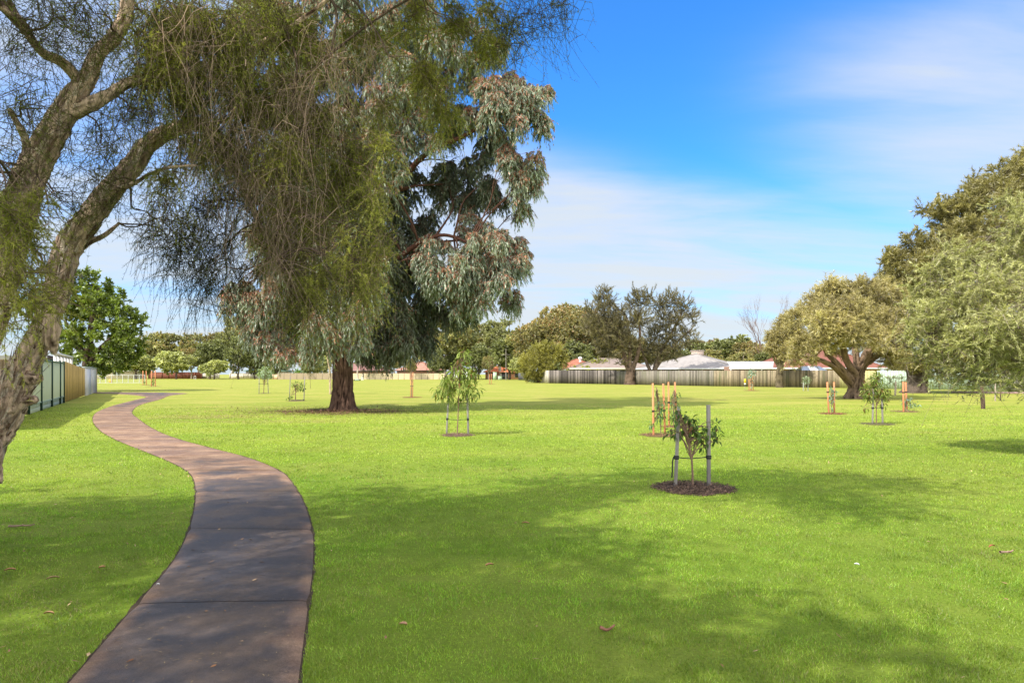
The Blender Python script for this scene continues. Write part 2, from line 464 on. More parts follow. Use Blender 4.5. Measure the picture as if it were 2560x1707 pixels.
    G.add(v, f, (0.060, 0.042, 0.028))
    tag(G.build('soil', MLITTER), 'strip of bare dark soil under and beside the footpath', 'soil', kind='structure')
build_path()

# ------------------------------------------------------------------ grass blades
saplings_at = []      # (x, y, r) of mulch rings, filled from the list below
MULCH = dict(front=(gp(1737, 1221), 0.52), grey_mid=(gp(1148, 1088), 0.40), orange_a=(gp(1652, 1089), 0.52), orange_b=(gp(1690, 1067), 0.42),
             left_a=(gp(741, 1002), 0.55), left_b=(gp(660, 983.5), 0.5), mid_orange=(gp(1029, 993), 0.62), far_orange=(gp(1228, 960), 0.5),
             right_orange=(gp(2082, 1034.5), 0.48), right_b=(gp(2264, 1030), 0.45), right_grey=(gp(2196, 1061), 0.55), fence_o=(gp(1879, 976.5), 0.6))
def vnoise(x, y, s, seed=0):
    """cheap smooth value noise, vectorised"""
    x = x * s + seed * 17.3; y = y * s + seed * 9.1
    xi, yi = np.floor(x).astype(np.int64), np.floor(y).astype(np.int64)
    fx, fy = x - xi, y - yi
    fx = fx * fx * (3 - 2 * fx); fy = fy * fy * (3 - 2 * fy)
    def h(i, j):
        n = (i * 374761393 + j * 668265263) & 0x7fffffff
        n = ((n ^ (n >> 13)) * 1274126177) & 0x7fffffff
        return (n & 0xffff) / 65535.0
    return (h(xi, yi) * (1 - fx) + h(xi + 1, yi) * fx) * (1 - fy) + (h(xi, yi + 1) * (1 - fx) + h(xi + 1, yi + 1) * fx) * fy

def build_grass():
    G = Geo()
    bands = [(2.6, 4.2, 13000, 0.022, 0.0034), (4.2, 6.5, 7500, 0.023, 0.0044), (6.5, 10, 3300, 0.026, 0.0062), (10, 16, 1100, 0.031, 0.010),
             (16, 36, 240, 0.042, 0.019)]
    for y0, y1, dens, h, w in bands:
        wid = 2 * (0.80 * y1 + 1.8)
        n = int(dens * (y1 - y0) * wid)
        y = rng.uniform(y0, y1, n); x = rng.uniform(-wid / 2, wid / 2, n)
        k = np.abs(x) < 0.79 * y + 2.0
        k &= ~in_path(x, y, 0.012)
        for (mx, my), r in MULCH.values():
            d = np.hypot(x - mx, y - my)
            k &= d > r * (0.92 + 0.12 * rng.random(n))
        clump = vnoise(x, y, 5.0, 1)
        k &= rng.random(n) < 0.30 + 0.95 * clump
        k &= rng.random(n) > np.clip(1.25 - np.hypot(x + 6.4, y - 6.2) / 1.0, 0, 0.85)
        k &= rng.random(n) > np.clip(1.2 - np.hypot((x + 3.6) / 0.35, (y - 3.9) / 0.3), 0, 0.8)
        k &= rng.random(n) < np.clip((36 - y) / 16, 0, 1) + (y < 16)
        x, y, clump = x[k], y[k], clump[k]; n = len(x)
        # longer fringe right at the path
        fr = in_path(x, y, 0.07)
        C = np.stack([x, y, np.zeros(n)], 1)
        az = rng.uniform(0, 2 * np.pi, n); lean = rng.uniform(0.2, 1.25, n)
        D = unit(np.stack([np.cos(az) * lean, np.sin(az) * lean, np.ones(n)], 1))
        a2 = rng.uniform(0, 2 * np.pi, n)
        W = np.stack([np.cos(a2), np.sin(a2), np.zeros(n)], 1)
        Lh = h * rng.uniform(0.5, 1.3, n) * (0.5 + 0.9 * clump); Lh[fr] *= 1.1
        col = np.empty((n, 3))
        big = vnoise(x, y, 0.35, 3); md = vnoise(x, y, 1.6, 4)
        g1 = np.array([0.160, 0.345, 0.014]); g2 = np.array([0.370, 0.455, 0.055]); g3 = np.array([0.40, 0.36, 0.12])
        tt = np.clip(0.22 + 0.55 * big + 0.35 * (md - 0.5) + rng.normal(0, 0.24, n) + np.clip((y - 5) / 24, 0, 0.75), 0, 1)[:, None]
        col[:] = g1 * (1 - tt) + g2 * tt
        dry = rng.random(n) < 0.06 + 0.35 * np.clip(vnoise(x, y, 0.55, 12) * vnoise(x, y, 1.9, 13) * 2.6 - 1.35, 0, 1) + 0.45 * np.clip(1 - np.hypot((x + 3.3) / 1.6, (y - 3.9) / 1.7), 0, 1) * vnoise(x, y, 3.0, 14) + 0.16 * np.clip(vnoise(x, y, 0.9, 8) - 0.6, 0, 1) * 2.5
        col[dry] = g3 * rng.uniform(0.6, 1.1, (dry.sum(), 1))
        col *= rng.uniform(0.6, 1.35, (n, 1)) * (0.78 + 0.40 * vnoise(x, y, 0.8, 21) + 0.5 * (vnoise(x, y, 7.0, 31) - 0.5))[:, None]
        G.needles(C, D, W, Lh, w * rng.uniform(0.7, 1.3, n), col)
    tag(G.build('grass', MGRASS), 'short green lawn grass blades', 'grass', kind='stuff')
build_grass()

# ------------------------------------------------------------------ branches and foliage
def curve(p0, p1, n=8, sag=0.0, wig=0.0, up=0.0):
    """a wandering line from p0 to p1; up bows it upward first, sag lets it droop"""
    p0 = np.asarray(p0, float); p1 = np.asarray(p1, float)
    t = np.linspace(0, 1, n)[:, None]
    d = np.linalg.norm(p1 - p0)
    P = p0 + (p1 - p0) * t
    P[:, 2] += (up * np.sin(t[:, 0] * np.pi) - sag * t[:, 0] ** 2) * d
    if wig:
        for k in (1, 2, 3):
            P += (np.sin(t * np.pi * k) * rng.normal(0, wig * d / k, 3))
    return P

def sprays(base, dirs, length, grav, n=6, wob=0.15):
    m = len(base)
    t = np.linspace(0, 1, n)[None, :, None]
    Lc = np.asarray(length)[:, None, None]
    P = base[:, None, :] + dirs[:, None, :] * t * Lc
    P = P + np.array([0, 0, -1.0]) * (t ** 2) * Lc * np.asarray(grav).reshape(-1, 1, 1)
    P = P + np.sin(t * np.pi * rng.uniform(1, 2.2, (m, 1, 1))) * rvec(m)[:, None, :] * Lc * wob
    return P
def along(P, t):
    """points and tangents at fraction t (m,j) along curves P (m,n,3)"""
    m, n = P.shape[:2]
    x = np.clip(t, 0, 0.9999) * (n - 1)
    i = x.astype(int); f = (x - i)[..., None]
    r = np.arange(m)[:, None]
    A, B = P[r, i], P[r, i + 1]
    return (A * (1 - f) + B * f).reshape(-1, 3), unit((B - A).reshape(-1, 3))

def in_clumps(clumps, per, shell=0.55):
    """random points in ellipsoid clumps [(c, r(3))]; returns pts, outward normal, clump index"""
    pts, nor, idx = [], [], []
    vols = np.array([np.prod(r) ** (2 / 3) for _, r in clumps])
    for i, (c, r) in enumerate(clumps):
        m = max(2, int(per * vols[i]))
        d = rvec(m)
        rad = (shell + (1 - shell) * rng.random(m)) ** 0.8
        pts.append(np.asarray(c) + d * rad[:, None] * np.asarray(r)); nor.append(d); idx.append(np.full(m, i))
    return np.concatenate(pts), np.concatenate(nor), np.concatenate(idx)

def colmix(a, b, t):
    t = np.clip(t, 0, 1)[:, None]
    return np.asarray(a) * (1 - t) + np.asarray(b) * t

FOL = 1.0
def foliage(G, clumps, per, L, grav, leaves, lsize, c0, c1, mode='leaf', outw=0.7, upw=0.0, twig=(0.004, (0.1, 0.07, 0.05)),
            droop=0.0, shell=0.55, tipcol=None, wob=0.12, spread=0.8, topcol=None, tipside=None):
    base, nor, ci = in_clumps(clumps, per, shell)
    m = len(base)
    dirs = unit(nor * outw + rvec(m) * 0.6 + np.array([0, 0, upw]))
    Ls = L * rng.uniform(0.6, 1.35, m)
    base = base - dirs * Ls[:, None] * 0.5
    g = np.broadcast_to(np.asarray(grav, float), (m,)) * rng.uniform(0.7, 1.3, m)
    P = sprays(base, dirs, Ls, g, 6, wob)
    cj = rng.uniform(0.0, 1.0, len(clumps))
    tone = rng.uniform(0.8, 1.2, m) * (0.85 + 0.3 * rng.random(len(clumps)))[ci]
    if twig[0] > 0:
        R = np.linspace(1, 0.35, 6)[None] * twig[0] * rng.uniform(0.7, 1.4, m)[:, None]
        G.tubes(P, R, 3, np.asarray(twig[1])[None] * rng.uniform(0.6, 1.5, (m, 1)))
    t = rng.uniform(0.12, 1.0, (m, leaves))
    C, T = along(P, t)
    rep = np.repeat(np.arange(m), leaves)
    tf = t.ravel()
    D = unit(T * (1 - spread * 0.5) + rvec(len(C)) * spread + np.array([0, 0, -droop]))
    W = unit(np.cross(D, rvec(len(C))))
    Ll = lsize[0] * rng.uniform(0.6, 1.3, len(C)); Wl = lsize[1] * rng.uniform(0.7, 1.3, len(C))
    col = colmix(c0, c1, 0.25 + 0.5 * cj[ci[rep]] + rng.normal(0, 0.22, len(C)) + 0.25 * (tf - 0.5))
    if tipcol is not None:
        k = rng.random(len(C)) < tipcol[1] * np.clip(nor[rep, 2] + 0.5, 0.1, 1) * (0.4 + 1.2 * cj[ci[rep]])
        col[k] = np.asarray(tipcol[0]) * rng.uniform(0.7, 1.2, (k.sum(), 1))
    col = np.minimum(col * FOL * tone[rep][:, None] * rng.uniform(0.8, 1.2, (len(C), 1)), 0.75)
    (G.diamonds if mode == 'leaf' else G.needles)(C, D, W, Ll, Wl, col)
    return base

def breakup(cl, k, f, spread=0.8):
    out_ = []
    for c, r_ in cl:
        for _ in range(k):
            r_ = np.asarray(r_)
            out_.append((np.asarray(c) + rvec(1)[0] * r_ * spread * rng.uniform(0.5, 1.1), r_ * f * rng.uniform(0.6, 1.35)))
    return out_

def noisy_tube(G, P, R, k, amp, col_hi, col_lo, fx=6.0, fz=1.2, seed=0.0, flare=None, ridged=True, n=None):
    """trunk or limb with a displaced, fissured skin"""
    P = np.asarray(P, float); R = np.asarray(R, float)
    n = n or max(8, int(np.linalg.norm(np.diff(P, axis=0), axis=1).sum() / (R.mean() * 0.22)))
    s = np.concatenate([[0], np.cumsum(np.linalg.norm(np.diff(P, axis=0), axis=1))])
    if len(P) > 2: 
        Ps = smooth(P, 8); Rs = np.interp(np.linspace(0, 1, len(Ps)), np.linspace(0, 1, len(R)), R)
    else: Ps, Rs = P, R
    s = np.concatenate([[0], np.cumsum(np.linalg.norm(np.diff(Ps, axis=0), axis=1))])
    u = np.linspace(0, s[-1], n)
    Q = np.stack([np.interp(u, s, Ps[:, i]) for i in range(3)], 1); Rq = np.interp(u, s, Rs)
    T = unit(np.gradient(Q, axis=0))
    ref = np.array([0.9, 0.1, 0.2]) if abs(unit(Q[-1] - Q[0])[2]) > 0.6 else np.array([0, 0, 1.0])
    U = unit(np.cross(T, ref)); W = np.cross(T, U)
    a = np.arange(k) / k * 2 * np.pi
    disp = np.zeros((n, k)); 
    for i in range(n):
        for j in range(k):
            r = Rq[i]
            q = Vector((math.cos(a[j]) * fx * r * 2, math.sin(a[j]) * fx * r * 2, u[i] * fz + seed))
            v = mnoise.fractal(q, 0.8, 2.0, 4)
            v = (1 - abs(v) * 2.4) if ridged else v
            disp[i, j] = v
    lobes = 1.0
    if flare is not None:      # buttresses near the base: (height, amount)
        hh = np.clip(1 - u / flare[0], 0, 1) ** 2
        lobes = 1 + hh[:, None] * flare[1] * (0.75 + 0.45 * np.cos(a * 5 + 0.7) + 0.2 * np.cos(a * 3 + 2))[None]
    ring = U[:, None] * np.cos(a)[None, :, None] + W[:, None] * np.sin(a)[None, :, None]
    Vv = Q[:, None] + ring * ((Rq[:, None] * lobes) * (1 + amp * disp))[..., None]
    idx = np.arange(n * k).reshape(n, k)
    A, B = idx[:-1], idx[1:]
    f = np.stack([A, np.roll(A, -1, 1), np.roll(B, -1, 1), B], -1).reshape(-1, 4)
    tt = np.clip(0.5 + disp * 0.6, 0, 1).ravel()
    G.add(Vv.reshape(-1, 3), f, colmix(col_lo, col_hi, tt))
    return Q, Rq, ring, disp

def limbs_to(G, attach, clumps, r0, col, subs=5, wig=0.06, up=0.05, k=6, r1=0.25, pen=4.0):
    """limbs from points on the trunk (attach: (pos, radius) list) to each clump centre, then forks inside it"""
    A = np.array([a for a, _ in attach]); AR = np.array([r for _, r in attach])
    for c, r in clumps:
        c = np.asarray(c, float)
        d = np.linalg.norm(A - c, axis=1) + np.where(A[:, 2] > c[2] - 0.15 * np.linalg.norm(A - c, axis=1), pen, 0)
        i = int(np.argmin(d + rng.uniform(0, 0.12, len(A)) * d))
        ln = np.linalg.norm(A[i] - c)
        P = curve(A[i], c, 9, wig=wig, up=up)
        ra = min(AR[i] * 0.7, r0 * (0.5 + 0.12 * ln))
        G.tubes(P, np.linspace(ra, ra * r1, 9), k, np.asarray(col))
        m = subs
        e = c + rvec(m) * np.asarray(r) * 0.75
        for q in range(m):
            s_ = P[rng.integers(4, 8)]
            G.tubes(curve(s_, e[q], 5, wig=wig), np.linspace(ra * 0.38, ra * 0.08, 5), 4, np.asarray(col) * 0.9)

def root_at(name, label, cat, x, y, group=None):
    return thing(name, label, cat, (x, y, 0), group=group)
def attach_child(G, name, mat, root, smooth=False):
    shift(G, root.location[:])
    return G.build(name, mat, root, smooth)

FOL = 1.95
# ------------------------------------------------------------------ the near paperbark at the left edge
def near_paperbark():
    bx, by = -5.55, 6.1
    root = root_at('paperbark_tree', 'old shaggy barked paperbark leaning in from the left edge over the footpath', 'tree', bx, by)
    hi, lo = (0.58, 0.42, 0.31), (0.055, 0.028, 0.016)
    T = Geo()
    limbs = []
    def limb(pts, amp=0.30, k=40, base=None):
        P = [base] if base is not None else []
        R = [pts[0][4]] if base is not None else []
        for vx, vy, D, w, _ in pts:
            P.append(ptv(vx, vy, D)); R.append(w * 0.80 * K / F * D / 2)
        if base is not None: R[0] = R[1] * 1.5
        Q, Rq, ring, disp = noisy_tube(T, P, R, k, amp, hi, lo, 8.0, 2.6, seed=len(limbs) * 7.7, ridged=True)
        limbs.append((Q, Rq, ring)); return Q, Rq
    TH = Geo()
    def thin(pts, k=8):
        q = smooth(np.array([ptv(a, b, c_) for a, b, c_, w, _ in pts]), 6)
        q += np.cumsum(rng.normal(0, 0.004, q.shape), axis=0)
        rr = np.interp(np.linspace(0, 1, len(q)), np.linspace(0, 1, len(pts)), [w * 0.5 * K / F * c_ / 2 for a, b, c_, w, _ in pts])
        TH.tubes(q, rr, 8, (0.085, 0.060, 0.045)); limbs.append((q, rr, None))
    limb([(-60, 1060, 6.0, 80, 0), (5, 950, 6.0, 84, 0), (36, 880, 6.0, 78, 0), (68, 820, 6.0, 58, 0), (100, 752, 6.0, 52, 0), (125, 690, 6.0, 54, 0),
          (140, 630, 6.05, 58, 0), (156, 570, 6.1, 62, 0), (195, 515, 6.15, 58, 0), (252, 440, 6.2, 50, 0), (307, 378, 6.3, 46, 0), (347, 327, 6.4, 40, 0),
          (405, 296, 6.5, 34, 0), (470, 288, 6.6, 26, 0), (512, 335, 6.6, 22, 0), (545, 400, 6.6, 18, 0), (575, 470, 6.6, 13, 0), (640, 600, 6.6, 8, 0)],
         base=np.array([bx, by, -0.05]))
    limb([(-110, 1000, 5.5, 90, 0), (-75, 860, 5.5, 78, 0), (-30, 740, 5.5, 80, 0), (8, 620, 5.5, 76, 0), (36, 510, 5.5, 72, 0), (72, 405, 5.5, 66, 0), (118, 312, 5.5, 62, 0),
          (160, 240, 5.5, 56, 0), (200, 180, 5.5, 40, 0), (226, 122, 5.5, 34, 0), (262, 85, 5.5, 32, 0), (288, 35, 5.5, 30, 0), (300, -60, 5.4, 26, 0), (330, -220, 5.2, 20, 0)],
         base=np.array([bx + 0.15, by - 0.35, -0.05]))
    limb([(170, 255, 5.5, 40, 0), (218, 236, 5.5, 34, 0), (256, 214, 5.55, 26, 0), (291, 193, 5.6, 24, 0), (342, 178, 5.7, 22, 0), (430, 166, 5.9, 18, 0), (560, 120, 6.2, 15, 0), (700, 40, 6.4, 11, 0), (820, -60, 6.5, 7, 0)], k=20)
    limb([(185, 190, 5.5, 28, 0), (145, 145, 5.4, 24, 0), (102, 124, 5.3, 21, 0), (73, 92, 5.2, 19, 0), (47, 48, 5.1, 18, 0), (8, 20, 5.0, 14, 0), (-60, -30, 5.0, 10, 0)], k=20)
    limb([(20, 640, 5.5, 40, 0), (10, 480, 5.3, 30, 0), (40, 400, 5.2, 22, 0), (60, 330, 5.2, 18, 0), (20, 250, 5.1, 12, 0)], k=16)
    limb([(150, 600, 6.1, 24, 0), (200, 560, 6.2, 14, 0), (240, 540, 6.3, 11, 0), (275, 512, 6.4, 7, 0)], k=12)
    limb([(250, 440, 6.2, 22, 0), (300, 425, 6.1, 11, 0), (345, 400, 6.0, 9, 0), (390, 385, 5.9, 7, 0), (450, 380, 5.9, 5, 0)], k=12)
    thin([(600, -40, 6.2, 20, 0), (650, 60, 6.3, 14, 0), (680, 160, 6.3, 11, 0), (668, 250, 6.3, 8, 0), (690, 330, 6.4, 6, 0)])
    thin([(700, -60, 6.4, 20, 0), (770, 20, 6.4, 13, 0), (760, 110, 6.4, 9, 0), (745, 200, 6.4, 7, 0)])
    thin([(470, 288, 6.6, 20, 0), (560, 250, 6.6, 16, 0), (680, 180, 6.6, 13, 0), (830, 60, 6.5, 11, 0), (960, -20, 6.4, 9, 0), (1100, -40, 6.3, 7, 0)])
    thin([(780, -30, 6.4, 14, 0), (850, 40, 6.4, 9, 0), (900, 130, 6.4, 6, 0)])
    trunk = T
    # loose plates and curls of papery bark
    FL = Geo()
    for li, (Q, Rq, ring) in enumerate(limbs):
        if ring is None: continue
        ln = np.linalg.norm(np.diff(Q, axis=0), axis=1).sum()
        m = int(ln * (420 if li < 2 else 160 if li < 5 else 40))
        i = rng.integers(1, len(Q) - 2, m); j = rng.integers(0, ring.shape[1], m)
        keep = Rq[i] > 0.02; i, j = i[keep], j[keep]; m = len(i)
        Nn = ring[i, j]; Tt = unit(Q[i + 1] - Q[i]) * np.where(rng.random(m) < 0.75, 1, -1)[:, None]
        S = unit(np.cross(Nn, Tt) + Tt * rng.normal(0, 0.25, (m, 1)))
        L_ = rng.uniform(0.06, 0.26, m)[:, None] * np.clip(Rq[i] / 0.12, 0.4, 1.1)[:, None]
        w_ = rng.uniform(0.012, 0.045, m)[:, None] * np.clip(Rq[i] / 0.12, 0.5, 1)[:, None]
        p = Q[i] + Nn * (Rq[i] * rng.uniform(0.96, 1.1, m))[:, None]
        lift = rng.uniform(0.05, 0.42, m)[:, None] ** 1.5
        a0, a1 = p, p + Tt * L_ * 0.5 + Nn * L_ * lift * 0.2
        a2 = p + Tt * L_ + Nn * L_ * lift * 0.9
        cc = colmix((0.15, 0.08, 0.05), (0.68, 0.56, 0.46), rng.random(m))
        v = np.stack([a0 - S * w_ / 2, a0 + S * w_ / 2, a1 - S * w_ / 2, a1 + S * w_ / 2, a2 - S * w_ * 0.25, a2 + S * w_ * 0.3], 1)
        b = (np.arange(m) * 6)[:, None]
        FL.add(v.reshape(-1, 3), np.concatenate([b + [[0, 1, 3, 2]], b + [[2, 3, 5, 4]]]), np.repeat(cc, 6, axis=0))
    # big hanging slab of bark under the trunk fork
    for (vx0, vy0, vx1, vy1, w, D) in ((118, 712, 127, 812, 26, 5.95), (112, 720, 108, 770, 16, 5.98), (60, 872, 95, 862, 22, 5.9), (55, 920, 88, 916, 18, 5.9), (-8, 1010, 2, 1110, 16, 5.85)):
        a, b_ = ptv(vx0, vy0, D), ptv(vx1, vy1, D)
        P = curve(a, b_, 10, wig=0.05)
        noisy_tube(FL, P, np.array([0.7, 1, 1.1, 1.0, 0.8, 0.3]).repeat(1) * w * K / F * D / 2, 12, 0.35, hi, lo, 16, 6, seed=vx0, n=16)
    attach_child(trunk, 'trunk', MPAPER, root, True)
    attach_child(FL, 'bark_flakes', MPAPER, root)
    # crown: twigs and needles
    tw = (0.26, 0.19, 0.145)
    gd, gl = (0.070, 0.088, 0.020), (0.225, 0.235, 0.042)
    cl = lambda vx, vy, D, rv, ry=None, rz=None: (ptv(vx, vy, D), np.array([rv, ry or rv, rz or rv]) * K / F * D)
    dense = [cl(300, 60, 5.6, 60), cl(340, 20, 5.7, 70), cl(400, 110, 5.9, 80), cl(450, 20, 6.0, 90), cl(520, 60, 6.1, 90), cl(560, 150, 6.3, 90), cl(470, 260, 6.3, 70), cl(530, 330, 6.5, 70), cl(640, 200, 6.6, 90), cl(590, 20, 6.3, 90), cl(330, 170, 5.7, 50), cl(600, 120, 6.4, 130), cl(470, 90, 6.0, 130), cl(380, 40, 5.8, 110), cl(560, 260, 6.5, 110), cl(430, 190, 6.1, 80), cl(700, 90, 6.6, 90),
             cl(660, 300, 6.8, 120), cl(740, 380, 7.0, 110), cl(640, 430, 6.6, 110), cl(780, 470, 7.0, 95), cl(700, 540, 6.8, 105), cl(810, 590, 7.0, 85),
             cl(620, 560, 6.6, 75), cl(850, 520, 7.1, 60), cl(720, 640, 6.8, 85), cl(840, 640, 7.0, 60), cl(670, 690, 6.7, 45), cl(770, 290, 6.9, 85), cl(830, 400, 7.1, 60),
             cl(490, 340, 6.3, 70), cl(420, 320, 6.1, 60)]
    green = [cl(1010, 250, 7.2, 55, None, 110), cl(1060, 60, 7.2, 85), cl(1120, 110, 7.3, 50), cl(930, 60, 7.0, 80), cl(990, 160, 7.2, 60), cl(1150, 20, 7.2, 60),
             cl(870, 250, 7.0, 45, None, 90), cl(820, 60, 6.8, 70), cl(400, 400, 5.9, 55), cl(350, 130, 5.6, 60), cl(868, 330, 6.3, 32, None, 60), cl(862, 440, 6.3, 34, None, 70), cl(880, 560, 6.4, 30, None, 60), cl(850, 640, 6.4, 34, None, 50), cl(780, 560, 6.2, 40, None, 70), cl(640, 330, 6.0, 40, None, 60), cl(720, 640, 6.3, 36, None, 60), cl(60, 560, 4.6, 70, None, 100), cl(30, 700, 4.5, 75, None, 100),
             cl(110, 470, 4.9, 50), cl(120, 620, 4.9, 45), cl(20, 480, 4.5, 60)]
    airy = [cl(60, 60, 5.0, 110), cl(150, 40, 5.2, 110), cl(60, 250, 5.0, 100), cl(20, 380, 4.9, 80), cl(230, 330, 5.6, 90), cl(300, 260, 5.6, 80), cl(340, 250, 5.7, 70),
            cl(240, 420, 5.8, 60), cl(1210, 30, 7.0, 70), cl(1290, 10, 7.0, 60), cl(1170, 90, 7.2, 50), cl(200, 30, 5.0, 90), cl(160, 450, 5.6, 60), cl(390, 480, 6.0, 55, None, 90)]
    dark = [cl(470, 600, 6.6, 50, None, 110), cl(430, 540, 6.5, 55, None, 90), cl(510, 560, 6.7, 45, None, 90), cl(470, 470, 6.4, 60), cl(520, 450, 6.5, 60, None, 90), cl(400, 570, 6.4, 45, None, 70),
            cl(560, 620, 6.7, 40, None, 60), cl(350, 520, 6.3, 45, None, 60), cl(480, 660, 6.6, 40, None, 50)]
    # two drooping clumps hide nothing of the trunk but fill the low left corner
    C = Geo()
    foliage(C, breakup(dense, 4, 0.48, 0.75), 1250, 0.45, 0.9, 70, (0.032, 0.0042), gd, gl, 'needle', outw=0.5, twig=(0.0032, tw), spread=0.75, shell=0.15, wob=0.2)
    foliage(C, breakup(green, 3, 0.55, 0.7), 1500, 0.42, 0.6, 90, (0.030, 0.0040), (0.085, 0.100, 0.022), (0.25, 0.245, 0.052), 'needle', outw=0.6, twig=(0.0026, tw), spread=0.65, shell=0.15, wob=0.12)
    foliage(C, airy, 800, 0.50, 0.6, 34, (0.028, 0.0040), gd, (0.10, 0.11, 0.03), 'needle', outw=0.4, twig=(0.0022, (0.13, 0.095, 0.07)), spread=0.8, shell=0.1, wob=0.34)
    foliage(C, dark, 1300, 0.42, 0.9, 40, (0.026, 0.0036), (0.028, 0.040, 0.014), (0.07, 0.08, 0.025), 'needle', outw=0.4, twig=(0.0024, (0.09, 0.07, 0.055)), spread=0.7, shell=0.1, wob=0.18)  # leaves and twigs darkened to paint these clumps as silhouettes
    # bare twig curtains (grey brown) through the dense mass
    bare = [cl(600, 420, 6.2, 100), cl(560, 300, 6.1, 90), cl(680, 200, 6.2, 110), cl(700, 460, 6.3, 90), cl(640, 590, 6.3, 70, None, 70), cl(500, 180, 5.9, 90), cl(450, 330, 5.9, 60),
            cl(420, 60, 5.6, 90), cl(760, 120, 6.3, 90), cl(860, 100, 6.5, 70), cl(340, 440, 5.9, 40)]
    foliage(C, bare, 500, 0.55, 1.2, 5, (0.02, 0.003), gd, gl, 'needle', outw=0.35, twig=(0.0021, (0.42, 0.31, 0.25)), spread=0.8, shell=0.05, wob=0.24)
    # the rest of the crown over and behind the camera, out of the frame
    up = []
    for (n_, xa, xb, ya, yb) in ((54, -10.5, -4.7, -3.0, 4.4), (9, -7.5, 0.2, 4.4, 6.8), (14, -13.0, -8.0, -1.0, 5.5), (7, -3.0, 0.5, 5.4, 6.8), (6, -5.0, -2.9, -1.8, 0.4), (6, -5.6, -4.2, 0.5, 3.2)):
        for _ in range(n_):
            x, y = rng.uniform(xa, xb), rng.uniform(ya, yb)
            z = rng.uniform(5.8, 7.4)
            if z < H + 0.56 * y + 1.3: z = H + 0.56 * y + rng.uniform(1.3, 2.2)
            up.append((np.array([x, y, z]), np.array([1.0, 1.0, 0.6]) * rng.uniform(0.75, 1.1)))
    foliage(C, up, 90, 0.9, 0.3, 46, (0.12, 0.020), gd, gl, 'needle', outw=0.6, twig=(0.006, tw), spread=0.8, shell=0.1)
    # limbs out to the clumps
    B = TH
    att = []
    for li, (Q, Rq, _) in enumerate(limbs):
        for i in range(int(len(Q) * (0.55, 0.5)[li]) if li < 2 else 0, len(Q), 12): att.append((Q[i], Rq[i]))
    limbs_to(B, att, dense + green + airy + dark, 0.02, (0.13, 0.09, 0.07), subs=6, wig=0.10, up=0.08, k=5, pen=0.0)
    limbs_to(B, att, up, 0.05, (0.13, 0.09, 0.07), subs=2, wig=0.08, up=0.08, k=5)
    attach_child(B, 'branches', MBARK, root, True)
    attach_child(C, 'crown', MNEEDLE, root)
near_paperbark()

FOL = 1.02
